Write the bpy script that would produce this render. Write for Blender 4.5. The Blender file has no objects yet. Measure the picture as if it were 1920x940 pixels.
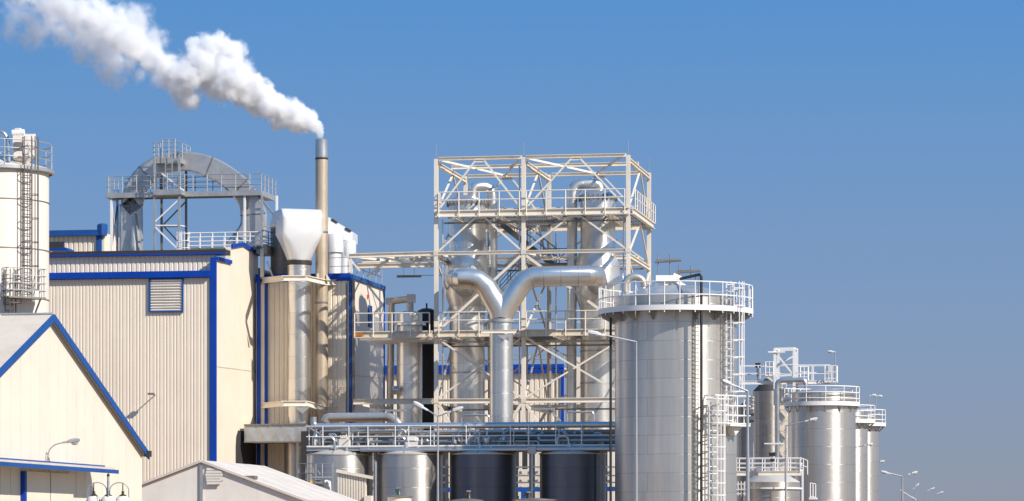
import bpy, bmesh, math, random
from mathutils import Vector, Matrix
R = math.radians
random.seed(7)
scene = bpy.context.scene
col = scene.collection

# ------------------------------------------------------------------ camera, sky, sun, exposure
F, CX, HY, EYE = 6000.0, 960.0, 1010.0, 2.0      # focal length in photo pixels, centre column, horizon row, eye height
cam = bpy.data.cameras.new('camera')
camo = bpy.data.objects.new('camera', cam)
col.objects.link(camo)
camo.location = (0, 0, EYE)
camo.rotation_euler = (R(90), 0, 0)
cam.sensor_width = 36
cam.lens = F / 1920 * 36
cam.shift_y = (HY - 470) / 1920
cam.clip_start = 1
cam.clip_end = 6000
scene.camera = camo

SUN_AZ, SUN_EL = 50.0, 36.5                        # azimuth: from behind the camera towards its right
sd = Vector((math.sin(R(SUN_AZ)) * math.cos(R(SUN_EL)), -math.cos(R(SUN_AZ)) * math.cos(R(SUN_EL)), math.sin(R(SUN_EL))))
world = bpy.data.worlds.new('World')
scene.world = world
world.use_nodes = True
nt = world.node_tree
nt.nodes.clear()
def wn(t, **kw):
    n = nt.nodes.new(t)
    for k, v in kw.items(): setattr(n, k, v)
    return n
def wl(a, b): nt.links.new(a, b)
tc = wn('ShaderNodeTexCoord')
sp = wn('ShaderNodeSeparateXYZ'); wl(tc.outputs['Generated'], sp.inputs[0])
mr = wn('ShaderNodeMapRange'); mr.inputs['From Min'].default_value = -0.02; mr.inputs['From Max'].default_value = 1
mr.inputs['To Min'].default_value = 0.30; mr.inputs['To Max'].default_value = 3.4
wl(sp.outputs[2], mr.inputs['Value'])
cb = wn('ShaderNodeCombineXYZ'); wl(sp.outputs[0], cb.inputs[0]); wl(sp.outputs[1], cb.inputs[1]); wl(mr.outputs[0], cb.inputs[2])
nm = wn('ShaderNodeVectorMath', operation='NORMALIZE'); wl(cb.outputs[0], nm.inputs[0])
sky = wn('ShaderNodeTexSky', sky_type='NISHITA')
sky.sun_disc = False
sky.sun_elevation = R(SUN_EL)
sky.sun_rotation = R(180 - SUN_AZ)
sky.altitude = 200
sky.air_density = 1.3
sky.dust_density = 0.3
sky.ozone_density = 2.5
wl(nm.outputs[0], sky.inputs['Vector'])
# deep clear blue, then a pale dust layer towards the horizon that is brighter under the sun
tint = wn('ShaderNodeMix', data_type='RGBA', blend_type='MULTIPLY'); tint.inputs['Factor'].default_value = 1
wl(sky.outputs[0], tint.inputs['A']); tint.inputs['B'].default_value = (0.46, 1.24, 1.64, 1)
hz = wn('ShaderNodeMapRange'); hz.inputs['From Min'].default_value = 0.0; hz.inputs['From Max'].default_value = 0.20
hz.inputs['To Min'].default_value = 1.0; hz.inputs['To Max'].default_value = 0.0
wl(sp.outputs[2], hz.inputs['Value'])
dt = wn('ShaderNodeVectorMath', operation='DOT_PRODUCT'); wl(tc.outputs['Generated'], dt.inputs[0])
dt.inputs[1].default_value = (math.sin(R(SUN_AZ)), -math.cos(R(SUN_AZ)), 0)
gl = wn('ShaderNodeMapRange', interpolation_type='SMOOTHSTEP'); gl.inputs['From Min'].default_value = -0.35; gl.inputs['From Max'].default_value = 1.0
wl(dt.outputs['Value'], gl.inputs['Value'])
dust = wn('ShaderNodeMix', data_type='RGBA'); wl(gl.outputs[0], dust.inputs['Factor'])
dust.inputs['A'].default_value = (1.95, 2.06, 2.36, 1); dust.inputs['B'].default_value = (3.2, 3.0, 2.7, 1)
wide = wn('ShaderNodeMapRange'); wide.inputs['From Min'].default_value = 0.0; wide.inputs['From Max'].default_value = 0.55
wide.inputs['To Min'].default_value = 1.0; wide.inputs['To Max'].default_value = 0.0; wl(sp.outputs[2], wide.inputs['Value'])
wmix = wn('ShaderNodeMix', data_type='FLOAT'); wl(gl.outputs[0], wmix.inputs['Factor']); wl(hz.outputs[0], wmix.inputs['A']); wl(wide.outputs[0], wmix.inputs['B'])
mx = wn('ShaderNodeMix', data_type='RGBA')
wl(wmix.outputs['Result'], mx.inputs['Factor'])
wl(tint.outputs['Result'], mx.inputs['A'])
wl(dust.outputs['Result'], mx.inputs['B'])
bg = wn('ShaderNodeBackground'); bg.inputs['Strength'].default_value = 0.10
wl(mx.outputs['Result'], bg.inputs['Color'])
wo = wn('ShaderNodeOutputWorld'); wl(bg.outputs[0], wo.inputs[0])

sl = bpy.data.lights.new('sun', 'SUN')
slo = bpy.data.objects.new('sun', sl)
col.objects.link(slo)
slo.rotation_euler = sd.to_track_quat('Z', 'Y').to_euler()
slo.location = sd * 300
sl.energy = 4.0
sl.angle = R(0.53)
sl.color = (1.0, 0.93, 0.84)
scene.view_settings.view_transform = 'Standard'
scene.view_settings.look = 'None'
scene.view_settings.exposure = 0.58
scene.view_settings.gamma = 1
scene.cycles.volume_bounces = 10
scene.cycles.max_bounces = 12
scene.cycles.volume_step_rate = 0.12
scene.cycles.volume_max_steps = 256

# ------------------------------------------------------------------ the site grid
BETA = R(10)
U = Vector((math.cos(BETA), -math.sin(BETA), 0))   # along the fronts, towards the camera at its right end
V = Vector((math.sin(BETA), math.cos(BETA), 0))    # into the site
Z = Vector((0, 0, 1))
def zat(py, D): return EYE + (HY - py) / F * D
def P(px, py, D): return Vector(((px - CX) / F * D, D, zat(py, D)))
def m(px, D): return px / F * D                     # photo pixels to metres at distance D
class Plane:
    """A vertical plane of the site grid through one plan point."""
    def __init__(s, px, D): s.o = Vector(((px - CX) / F * D, D, 0))
    def front(s, px, py, b=0.0):
        o = s.o + V * b; k = (px - CX) / F
        t = (k * o.y - o.x) / (U.x - k * U.y)
        p = o + U * t
        return Vector((p.x, p.y, zat(py, p.y)))
    def side(s, px, py, a=0.0):
        o = s.o + U * a; k = (px - CX) / F
        t = (k * o.y - o.x) / (V.x - k * V.y)
        p = o + V * t
        return Vector((p.x, p.y, zat(py, p.y)))
    def at(s, a, b, z):
        p = s.o + U * a + V * b
        return Vector((p.x, p.y, z))

# ------------------------------------------------------------------ materials
def new_mat(name):
    mt = bpy.data.materials.new(name); mt.use_nodes = True
    return mt, mt.node_tree, mt.node_tree.nodes['Principled BSDF']
def paint(name, c, rough=0.5, metal=0.0, var=0.12, scale=0.6, streak=0.0, streak_col=(0.25, 0.16, 0.09), bump=0.0, spec=0.5, joints=0.0):
    mt, t, b = new_mat(name)
    L = t.links.new
    N = t.nodes.new
    g = N('ShaderNodeNewGeometry')
    n = N('ShaderNodeTexNoise'); n.inputs['Scale'].default_value = scale; n.inputs['Detail'].default_value = 6; n.inputs['Roughness'].default_value = 0.65
    L(g.outputs['Position'], n.inputs['Vector'])
    r = N('ShaderNodeMapRange'); r.inputs['From Min'].default_value = 0.3; r.inputs['From Max'].default_value = 0.7
    r.inputs['To Min'].default_value = 1 - var; r.inputs['To Max'].default_value = 1 + var * 0.6
    L(n.outputs['Fac'], r.inputs['Value'])
    mul = N('ShaderNodeMix'); mul.data_type = 'RGBA'; mul.blend_type = 'MULTIPLY'; mul.inputs['Factor'].default_value = 1
    mul.inputs['A'].default_value = (*c, 1)
    L(r.outputs[0], mul.inputs['B'])
    out = mul.outputs['Result']
    if streak > 0:                                  # run-off stains: noise stretched down the surface
        mp = N('ShaderNodeMapping'); mp.inputs['Scale'].default_value = (2.6, 2.6, 0.16)
        L(g.outputs['Position'], mp.inputs['Vector'])
        n2 = N('ShaderNodeTexNoise'); n2.inputs['Scale'].default_value = 1.0; n2.inputs['Detail'].default_value = 5; n2.inputs['Roughness'].default_value = 0.7
        L(mp.outputs[0], n2.inputs['Vector'])
        r2 = N('ShaderNodeMapRange'); r2.inputs['From Min'].default_value = 0.5; r2.inputs['From Max'].default_value = 0.78
        r2.inputs['To Min'].default_value = 0; r2.inputs['To Max'].default_value = streak
        L(n2.outputs['Fac'], r2.inputs['Value'])
        mx2 = N('ShaderNodeMix'); mx2.data_type = 'RGBA'
        L(r2.outputs[0], mx2.inputs['Factor']); L(out, mx2.inputs['A']); mx2.inputs['B'].default_value = (*streak_col, 1)
        out = mx2.outputs['Result']
    L(out, b.inputs['Base Color'])
    b.inputs['Metallic'].default_value = metal
    b.inputs['Specular IOR Level'].default_value = spec
    rr = N('ShaderNodeMapRange'); rr.inputs['To Min'].default_value = max(0.05, rough - 0.1); rr.inputs['To Max'].default_value = min(1, rough + 0.12)
    L(n.outputs['Fac'], rr.inputs['Value']); L(rr.outputs[0], b.inputs['Roughness'])
    if bump > 0:
        bp = N('ShaderNodeBump'); bp.inputs['Strength'].default_value = bump; bp.inputs['Distance'].default_value = 0.05
        L(n.outputs['Fac'], bp.inputs['Height']); L(bp.outputs[0], b.inputs['Normal'])
    return mt
def steel(name, c=(0.6, 0.6, 0.6), rough=0.34, metal=0.85, panel=(2.4, 1.0), radius=1.5, aniso=0.6, streak=0.25, stain_sheen=(0.30, 0.22, 0.15), seam=0.012, var=0.10):
    """Rolled stainless plate: courses of panels round the object's own vertical axis, weld seams, run-off and painted-reflection streaks."""
    mt, t, b = new_mat(name)
    L = t.links.new; N = t.nodes.new
    tcn = N('ShaderNodeTexCoord')
    s = N('ShaderNodeSeparateXYZ'); L(tcn.outputs['Object'], s.inputs[0])
    at = N('ShaderNodeMath'); at.operation = 'ARCTAN2'; L(s.outputs[1], at.inputs[0]); L(s.outputs[0], at.inputs[1])
    mu = N('ShaderNodeMath'); mu.operation = 'MULTIPLY'; L(at.outputs[0], mu.inputs[0]); mu.inputs[1].default_value = radius
    cbn = N('ShaderNodeCombineXYZ'); L(mu.outputs[0], cbn.inputs[0]); L(s.outputs[2], cbn.inputs[1])
    br = N('ShaderNodeTexBrick')
    br.offset = 0.5
    br.inputs['Scale'].default_value = 1
    br.inputs['Brick Width'].default_value = panel[0]; br.inputs['Row Height'].default_value = panel[1]
    br.inputs['Mortar Size'].default_value = seam; br.inputs['Mortar Smooth'].default_value = 0.2
    br.inputs['Color1'].default_value = (1 + var * 0.4,) * 3 + (1,)
    br.inputs['Color2'].default_value = (1 - var,) * 3 + (1,)
    br.inputs['Mortar'].default_value = (0.68, 0.67, 0.65, 1)
    L(cbn.outputs[0], br.inputs['Vector'])
    mul = N('ShaderNodeMix'); mul.data_type = 'RGBA'; mul.blend_type = 'MULTIPLY'; mul.inputs['Factor'].default_value = 1
    mul.inputs['A'].default_value = (*c, 1); L(br.outputs['Color'], mul.inputs['B'])
    mp = N('ShaderNodeMapping'); mp.inputs['Scale'].default_value = (3.0, 0.12, 1)
    L(cbn.outputs[0], mp.inputs['Vector'])
    n2 = N('ShaderNodeTexNoise'); n2.inputs['Scale'].default_value = 1.2; n2.inputs['Detail'].default_value = 7; n2.inputs['Roughness'].default_value = 0.7
    L(mp.outputs[0], n2.inputs['Vector'])
    r2 = N('ShaderNodeMapRange'); r2.inputs['From Min'].default_value = 0.48; r2.inputs['From Max'].default_value = 0.8
    r2.inputs['To Max'].default_value = streak
    L(n2.outputs['Fac'], r2.inputs['Value'])
    mx2 = N('ShaderNodeMix'); mx2.data_type = 'RGBA'
    L(r2.outputs[0], mx2.inputs['Factor']); L(mul.outputs['Result'], mx2.inputs['A']); mx2.inputs['B'].default_value = (*stain_sheen, 1)
    L(mx2.outputs['Result'], b.inputs['Base Color'])
    b.inputs['Metallic'].default_value = metal
    rr = N('ShaderNodeMapRange'); rr.inputs['To Min'].default_value = rough - 0.10; rr.inputs['To Max'].default_value = rough + 0.14
    L(n2.outputs['Fac'], rr.inputs['Value']); L(rr.outputs[0], b.inputs['Roughness'])
    b.inputs['Anisotropic'].default_value = aniso
    b.inputs['Anisotropic Rotation'].default_value = 0.25
    tg = N('ShaderNodeTangent'); tg.direction_type = 'RADIAL'; tg.axis = 'Z'
    L(tg.outputs[0], b.inputs['Tangent'])
    # shallow dents and seams
    n3 = N('ShaderNodeTexNoise'); n3.inputs['Scale'].default_value = 1.3; n3.inputs['Detail'].default_value = 2
    L(cbn.outputs[0], n3.inputs['Vector'])
    ad = N('ShaderNodeMath'); ad.operation = 'MULTIPLY_ADD'; L(br.outputs['Fac'], ad.inputs[0]); ad.inputs[1].default_value = -0.18; L(n3.outputs['Fac'], ad.inputs[2])
    bp = N('ShaderNodeBump'); bp.inputs['Strength'].default_value = 0.3; bp.inputs['Distance'].default_value = 0.05
    L(ad.outputs[0], bp.inputs['Height']); L(bp.outputs[0], b.inputs['Normal'])
    return mt
M = {}
M['cream'] = paint('cream_sheet', (0.76, 0.665, 0.535), 0.5, var=0.05, streak=0.10, streak_col=(0.42, 0.33, 0.24))
M['cream_corr'] = paint('cream_corrugated', (0.80, 0.69, 0.55), 0.5, var=0.05, streak=0.10, streak_col=(0.40, 0.32, 0.23))
M['cream_rusty'] = paint('stained_corrugated', (0.80, 0.70, 0.55), 0.55, var=0.06, streak=0.34, streak_col=(0.34, 0.22, 0.12))
M['silo'] = paint('silo_white', (0.76, 0.68, 0.58), 0.45, var=0.04, streak=0.12, streak_col=(0.45, 0.36, 0.28))
M['blue'] = paint('blue_trim', (0.002, 0.050, 0.34), 0.45, var=0.14, spec=0.25, streak=0.15, streak_col=(.03, .08, .26))
M['blue2'] = paint('faded_blue_trim', (0.012, 0.075, 0.27), 0.5, var=0.16, spec=0.3, streak=0.2, streak_col=(.05, .11, .25))
M['roof'] = paint('grey_roof_sheet', (0.62, 0.52, 0.41), 0.7, var=0.10, streak=0.2, streak_col=(0.25, 0.21, 0.17))
M['dark'] = paint('bitumen_and_shade', (0.035, 0.032, 0.03), 0.7, var=0.2)
M['canvas'] = paint('marquee_canvas', (0.74, 0.68, 0.60), 0.75, var=0.08, streak=0.2, streak_col=(0.5, 0.45, 0.38), bump=0.25, scale=1.1)
M['canvas_roof'] = paint('marquee_roof', (0.64, 0.565, 0.48), 0.7, var=0.12, streak=0.3, streak_col=(0.3, 0.26, 0.21), bump=0.12, scale=0.9)
M['frame'] = paint('cream_steelwork', (0.78, 0.70, 0.58), 0.45, var=0.08, streak=0.25, streak_col=(0.36, 0.20, 0.09))
M['frame_rust'] = paint('rusting_steelwork', (0.70, 0.62, 0.49), 0.5, var=0.1, streak=0.8, streak_col=(0.36, 0.15, 0.05))
M['white'] = paint('white_rail_paint', (0.80, 0.77, 0.73), 0.4, var=0.06, streak=0.10)
M['galv'] = paint('galvanised_steel', (0.46, 0.46, 0.45), 0.45, metal=0.55, var=0.18, scale=1.6)
M['galv_dark'] = paint('weathered_steel', (0.24, 0.22, 0.20), 0.5, metal=0.5, var=0.25, scale=1.6, streak=0.3)
M['grate'] = paint('steel_grating', (0.20, 0.185, 0.16), 0.6, metal=0.3, var=0.2)
M['duct'] = paint('arch_duct_sheet', (0.55, 0.54, 0.53), 0.36, metal=0.6, var=0.22, scale=0.8, streak=0.35, streak_col=(0.26, 0.18, 0.11), bump=0.3)
M['hood'] = paint('bright_duct_sheet', (0.80, 0.79, 0.77), 0.36, metal=0.35, var=0.05, bump=0.15)
M['stack'] = paint('tall_stack_sheet', (0.55, 0.45, 0.33), 0.45, metal=0.4, var=0.18, streak=0.9, streak_col=(0.30, 0.17, 0.075))
M['ducts'] = steel('insulation_cladding', (0.73, 0.70, 0.65), 0.30, metal=0.9, panel=(50, 1.2), radius=0.6, aniso=0.3, streak=0.12, seam=0.01)
M['pipe'] = paint('pipe_cladding', (0.56, 0.56, 0.56), 0.32, metal=0.8, var=0.12, scale=1.2, bump=0.1)
M['pipe_stained'] = paint('stained_pipe_cladding', (0.58, 0.52, 0.45), 0.35, metal=0.7, var=0.15, streak=0.4, streak_col=(0.34, 0.22, 0.12))
M['black'] = paint('black_rubber', (0.018, 0.018, 0.02), 0.55, var=0.2)
M['motor'] = paint('green_motor_paint', (0.05, 0.09, 0.075), 0.4, var=0.2)
M['yellow'] = paint('yellow_paint', (0.62, 0.33, 0.03), 0.45, var=0.1)
M['red'] = paint('red_paint', (0.55, 0.06, 0.02), 0.45, var=0.1)
M['globe'] = paint('opal_globe', (0.74, 0.68, 0.55), 0.18, var=0.12, scale=3, streak=0.3, streak_col=(0.45, 0.38, 0.26))
M['bronze'] = paint('brown_lamp_cap', (0.055, 0.04, 0.03), 0.4, metal=0.3)
M['lens'] = paint('grey_lamp_lens', (0.55, 0.55, 0.52), 0.15, var=0.05)
M['lamp_head'] = paint('lamp_head_grey', (0.60, 0.595, 0.58), 0.45, var=0.08)
M['lamp_pole'] = paint('grey_lamp_pole', (0.40, 0.40, 0.40), 0.42, metal=0.5, var=0.1)
M['louvre'] = paint('louvre_slats', (0.80, 0.75, 0.67), 0.5)
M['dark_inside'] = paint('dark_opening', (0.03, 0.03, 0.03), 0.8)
M['ground'] = paint('concrete_yard', (0.22, 0.185, 0.145), 0.9, var=0.25, scale=0.15)
M['big_tank'] = steel('big_tank_plate', (0.66, 0.615, 0.545), 0.33, metal=0.72, var=0.06, radius=2.58, panel=(5.41, 0.79), aniso=0.75, stain_sheen=(.36, .25, .15), streak=0.45)  # brown streaks also paint in the warm reflection of nearby buildings
M['vat'] = steel('low_tank_plate', (0.64, 0.60, 0.54), 0.36, metal=0.78, radius=1.48, panel=(4.65, 0.85), aniso=0.75, streak=0.4)
M['column'] = steel('column_cladding', (0.82, 0.79, 0.74), 0.28, metal=0.8, radius=1.0, panel=(1.6, 1.05), aniso=0.4, streak=0.2)
M['far_tank'] = steel('far_tank_plate', (0.67, 0.63, 0.57), 0.33, metal=0.82, var=.06, radius=2.08, panel=(4.36, 1.1), aniso=0.7, stain_sheen=(.36, .25, .15), streak=0.4)
M['vat_dark'] = steel('dark_tank_plate', (0.15, 0.15, 0.165), 0.38, metal=0.65, radius=1.48, panel=(3.1, 0.85), aniso=0.6, streak=0.2, stain_sheen=(.12, .09, .07))
M['far_dark'] = steel('weathered_tank_plate', (0.40, 0.37, 0.33), 0.36, radius=1.0, panel=(2.0, 1.1), aniso=0.6, streak=0.4)

# ------------------------------------------------------------------ mesh helpers
class MB:
    def __init__(s): s.v = []; s.f = []; s.mi = []; s.k = 0
    def add(s, vs, fs):
        n = len(s.v)
        s.v += [Vector(v) for v in vs]
        s.f += [[i + n for i in f] for f in fs]
        s.mi += [s.k] * len(fs)
        return s
    def slot(s, k): s.k = k; return s
    def box(s, c, dx, dy, dz, ax=U, ay=V, az=Z):
        c = Vector(c); vs = []
        for k in (-.5, .5):
            for j in (-.5, .5):
                for i in (-.5, .5): vs.append(c + ax * (dx * i) + ay * (dy * j) + az * (dz * k))
        return s.add(vs, [(0, 2, 3, 1), (4, 5, 7, 6), (0, 1, 5, 4), (2, 6, 7, 3), (0, 4, 6, 2), (1, 3, 7, 5)])
    def bar(s, p, q, w, h=None, up=Z):
        p = Vector(p); q = Vector(q); h = w if h is None else h
        d = q - p; l = d.length
        if l < 1e-6: return s
        d /= l
        if abs(d.dot(up)) > 0.98: up = V
        x = d.cross(up).normalized(); y = x.cross(d).normalized()
        return s.box((p + q) / 2, w, l, h, x, d, y)
    def ibar(s, p, q, w, h, up=Z, t=0.14):
        p = Vector(p); q = Vector(q); d = (q - p).normalized()
        if abs(d.dot(up)) > 0.98: up = V
        x = d.cross(up).normalized(); y = x.cross(d).normalized()
        f = h * t
        s.bar(p + y * (h - f) / 2, q + y * (h - f) / 2, w, f, y)
        s.bar(p - y * (h - f) / 2, q - y * (h - f) / 2, w, f, y)
        return s.bar(p, q, w * 0.18, h - 2 * f, y)
    def tube(s, pts, r, n=10, cap=True):
        pts = [Vector(p) for p in pts]
        rs = r if isinstance(r, (list, tuple)) else [r] * len(pts)
        d = (pts[1] - pts[0]).normalized()
        a = Z if abs(d.z) < 0.9 else U
        e1 = d.cross(a).normalized(); e2 = d.cross(e1).normalized()
        vs = []; fs = []
        for i, p in enumerate(pts):
            din = (pts[i] - pts[i - 1]).normalized() if i else d
            dout = (pts[i + 1] - pts[i]).normalized() if i < len(pts) - 1 else din
            nn = din + dout
            if nn.length < 1e-6: nn = din
            for k in range(n):
                an = 2 * math.pi * k / n
                off = (e1 * math.cos(an) + e2 * math.sin(an)) * rs[i]
                if i and i < len(pts) - 1: off = off - din * (off.dot(nn) / din.dot(nn))
                vs.append(p + off)
            q = din.rotation_difference(dout); e1 = q @ e1; e2 = q @ e2
        for i in range(len(pts) - 1):
            for k in range(n):
                k2 = (k + 1) % n
                fs.append((i * n + k, i * n + k2, (i + 1) * n + k2, (i + 1) * n + k))
        if cap:
            fs.append(tuple(range(n))[::-1]); fs.append(tuple((len(pts) - 1) * n + k for k in range(n)))
        return s.add(vs, fs)
    def lathe(s, c, prof, n=48, closed=True):
        c = Vector((c[0], c[1], 0)); vs = []; fs = []
        for (r, z) in prof:
            for k in range(n):
                an = 2 * math.pi * k / n
                vs.append(c + Vector((r * math.cos(an), r * math.sin(an), z)))
        for i in range(len(prof) - 1):
            for k in range(n):
                k2 = (k + 1) % n
                fs.append((i * n + k, i * n + k2, (i + 1) * n + k2, (i + 1) * n + k))
        if closed:
            fs.append(tuple(range(n))[::-1]); fs.append(tuple((len(prof) - 1) * n + k for k in range(n)))
        return s.add(vs, fs)
    def prism(s, poly, vec):
        poly = [Vector(p) for p in poly]; vec = Vector(vec); n = len(poly)
        fs = [tuple(range(n)), tuple(range(n, 2 * n))[::-1]]
        for i in range(n): fs.append((i, (i + 1) % n, n + (i + 1) % n, n + i))
        return s.add(poly + [p + vec for p in poly], fs)
    def loft(s, rings, cap=True):
        n = len(rings[0]); vs = [p for r in rings for p in r]; fs = []
        for i in range(len(rings) - 1):
            for k in range(n):
                k2 = (k + 1) % n
                fs.append((i * n + k, i * n + k2, (i + 1) * n + k2, (i + 1) * n + k))
        if cap:
            fs.append(tuple(range(n))[::-1]); fs.append(tuple((len(rings) - 1) * n + k for k in range(n)))
        return s.add(vs, fs)
    def corr(s, p, q, zlo, zhi, pitch=0.2, depth=0.045, thick=0.08, out=None):
        """Trapezoidal corrugated sheet from plan point p to q; zlo and zhi are numbers or functions of 0..1."""
        p = Vector((p[0], p[1], 0)); q = Vector((q[0], q[1], 0)); d = q - p; l = d.length; d /= l
        o = out if out is not None else Vector((d.y, -d.x, 0))
        lo = zlo if callable(zlo) else (lambda t: zlo); hi = zhi if callable(zhi) else (lambda t: zhi)
        pr = []
        k = 0; n = max(1, round(l / pitch)); w = l / n
        for k in range(n):
            for (u, h) in ((0, 0), (.20, 0), (.29, 1), (.91, 1), (1.0, 0)): pr.append(((k + u) * w, h * depth))
        pr = [q for i, q in enumerate(pr) if not (q[0] == 0 and i)]
        pr = [(min(u, l), h) for (u, h) in pr]; pr[-1] = (l, pr[-1][1])
        vs = []; fs = []
        for (u, h) in pr:
            t = u / l; b = p + d * u + o * h
            vs += [b + Z * lo(t), b + Z * hi(t)]
        m0 = len(pr)
        for (u, h) in pr:
            t = u / l; b = p + d * u - o * thick
            vs += [b + Z * lo(t), b + Z * hi(t)]
        for i in range(m0 - 1):
            fs.append((2 * i, 2 * i + 2, 2 * i + 3, 2 * i + 1))
            j = 2 * m0
            fs.append((j + 2 * i, j + 2 * i + 1, j + 2 * i + 3, j + 2 * i + 2))
            fs.append((2 * i + 1, 2 * i + 3, j + 2 * i + 3, j + 2 * i + 1))
        return s.add(vs, fs)
LOC = {}
def put(o, loc):
    o.location = loc; LOC[o.name] = Vector(loc)
def tag(o, label, cat, group=None, kind=None):
    if label: o['label'] = label
    if cat: o['category'] = cat
    if group: o['group'] = group
    if kind: o['kind'] = kind
    return o
def thing(name, label, cat, loc, group=None):
    o = bpy.data.objects.new(name, None); o.empty_display_size = 0.3
    col.objects.link(o); put(o, Vector(loc))
    return tag(o, label, cat, group)
def mesh(mb, name, mats, origin, smooth=38):
    me = bpy.data.meshes.new(name)
    me.from_pydata([tuple(v - origin) for v in mb.v], [], mb.f)
    for mt in (mats if isinstance(mats, (list, tuple)) else [mats]): me.materials.append(mt)
    me.polygons.foreach_set('material_index', mb.mi)
    bm = bmesh.new(); bm.from_mesh(me)
    bmesh.ops.recalc_face_normals(bm, faces=bm.faces)
    bm.to_mesh(me); bm.free()
    if smooth:
        me.polygons.foreach_set('use_smooth', [True] * len(me.polygons))
        me.set_sharp_from_angle(angle=R(smooth))
    me.update()
    return me
def part(name, mb, mats, parent, smooth=38, label=None):
    org = LOC[parent.name]
    o = bpy.data.objects.new(name, mesh(mb, name, mats, org, smooth))
    col.objects.link(o); o.parent = parent
    LOC[o.name] = org                                # parts keep their thing's origin
    if label: o['label'] = label
    return o
def single(name, mb, mats, label, cat, loc=None, group=None, kind=None, smooth=38):
    if loc is None:
        loc = Vector((sum(v.x for v in mb.v) / len(mb.v), sum(v.y for v in mb.v) / len(mb.v), min(v.z for v in mb.v)))
    loc = Vector(loc)
    o = bpy.data.objects.new(name, mesh(mb, name, mats, loc, smooth))
    col.objects.link(o); put(o, loc)
    return tag(o, label, cat, group, kind)
def copy_tree(o, parent=None):
    c = o.copy(); col.objects.link(c); c.parent = parent
    LOC[c.name] = LOC[o.name].copy()
    for ch in o.children: copy_tree(ch, c)
    return c
def fillet(pts, r, k=4):
    pts = [Vector(p) for p in pts]; out = [pts[0]]
    for a, b, c in zip(pts, pts[1:], pts[2:]):
        d1 = (a - b); d2 = (c - b); rr = min(r, d1.length * .49, d2.length * .49)
        p1 = b + d1.normalized() * rr; p2 = b + d2.normalized() * rr
        for i in range(k + 1):
            t = i / k
            out.append(p1 * (1 - t) ** 2 + b * 2 * t * (1 - t) + p2 * t * t)
    out.append(pts[-1])
    return out
def railing(parent, path, h=1.05, rails=(1.0, 0.55), r=0.03, step=1.2, mat='white', toe=0.0, closed=False, posts=True, drop=0.0):
    """Handrail part with its posts as sub-parts. path: points along the deck edge."""
    path = [Vector(p) for p in path]
    if closed: path = path + [path[0]]
    mb = MB()
    for f in rails: mb.tube([p + Z * (h * f) for p in path], r, 6)
    if toe:
        for a, b in zip(path, path[1:]): mb.bar(a + Z * toe / 2, b + Z * toe / 2, 0.02, toe)
    hr = part('handrail', mb, M[mat], parent)
    if posts:
        tot = sum((b - a).length for a, b in zip(path, path[1:]))
        n = max(1, round(tot / step)); marks = [tot * i / n for i in range(n + 1)]
        if closed: marks = marks[:-1]
        acc = 0; segs = []
        for a, b in zip(path, path[1:]):
            l = (b - a).length; segs.append((acc, l, a, b)); acc += l
        pts = []
        for mk in marks:
            for (s0, l, a, b) in segs:
                if s0 - 1e-6 <= mk <= s0 + l + 1e-6 and l > 0:
                    pts.append(a + (b - a) * ((mk - s0) / l)); break
        org = LOC[hr.name]; me = None
        for p in pts:
            if me is None:
                b2 = MB().tube([Vector((0, 0, -drop)), Vector((0, 0, h * rails[0]))], r * 1.05, 6)
                me = mesh(b2, 'post', M[mat], Vector((0, 0, 0)))
            o = bpy.data.objects.new('post', me); col.objects.link(o); o.parent = hr
            o.location = p - org
            LOC[o.name] = p
    return hr
def ladder(parent, base, top, wdir, out, w=0.42, mat='galv', cage=True, r=0.022, cage_from=2.2, cr=0.38, rung=0.3, extend=0.0, hoop=0.9):
    base = Vector(base); top = Vector(top); wdir = Vector(wdir).normalized(); out = Vector(out).normalized()
    mb = MB(); H = top.z - base.z
    for s_ in (-1, 1): mb.bar(base + wdir * (w / 2 * s_), top + wdir * (w / 2 * s_) + Z * extend, r * 2.2, r * 2.2)
    k = 0.2
    while k < H:
        mb.tube([base + Z * k - wdir * w / 2, base + Z * k + wdir * w / 2], r * .8, 5); k += rung
    part('ladder', mb, M[mat], parent)
    if cage:
        mb = MB()
        angs = [R(-10 + 200 * i / 8) for i in range(9)]
        def hp(z, a): return base + Z * z + wdir * (cr * math.cos(a)) + out * (cr * math.sin(a) + cr * .55)
        z = cage_from
        while z < H + extend + 0.01:
            pts = [base + Z * z + wdir * w / 2] + [hp(z, a) for a in angs] + [base + Z * z - wdir * w / 2]
            mb.tube(pts, r * .9, 5); z += hoop
        for a in (angs[1], angs[3], angs[4], angs[5], angs[7]):
            mb.bar(hp(cage_from, a), hp(H + extend, a), r * 1.5, r * 1.5)
        part('ladder_cage', mb, M[mat], parent)
def lamp_head(mb_body, mb_lens, p, d, l=0.62, w=0.28, h=0.17):
    """Cobra-head luminaire starting at p and running along d."""
    h *= .78; d = Vector(d).normalized(); x = d.cross(Z).normalized(); y = x.cross(d).normalized()
    def ring(t, ww, hh, dy): return [p + d * (l * t) + x * (ww * c) + y * (hh * s_ + dy) for (c, s_) in ((-.5, -.5), (.5, -.5), (.5, .1), (.3, .5), (-.3, .5), (-.5, .1))]
    mb_body.loft([ring(0, w * .4, h * .5, 0), ring(.35, w * .5, h * .6, 0), ring(.42, w * .9, h * .9, .02), ring(.8, w, h, .02), ring(1, w * .7, h * .6, .02)])
    mb_lens.loft([[p + d * (l * .72) + x * (w * .42 * s_ * math.cos(a)) + d * (l * .24 * s_ * math.sin(a)) - y * (h * .42 + dd) for a in [2 * math.pi * k / 10 for k in range(10)]] for (s_, dd) in ((1, 0), (.8, .05), (.4, .08))])

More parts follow.
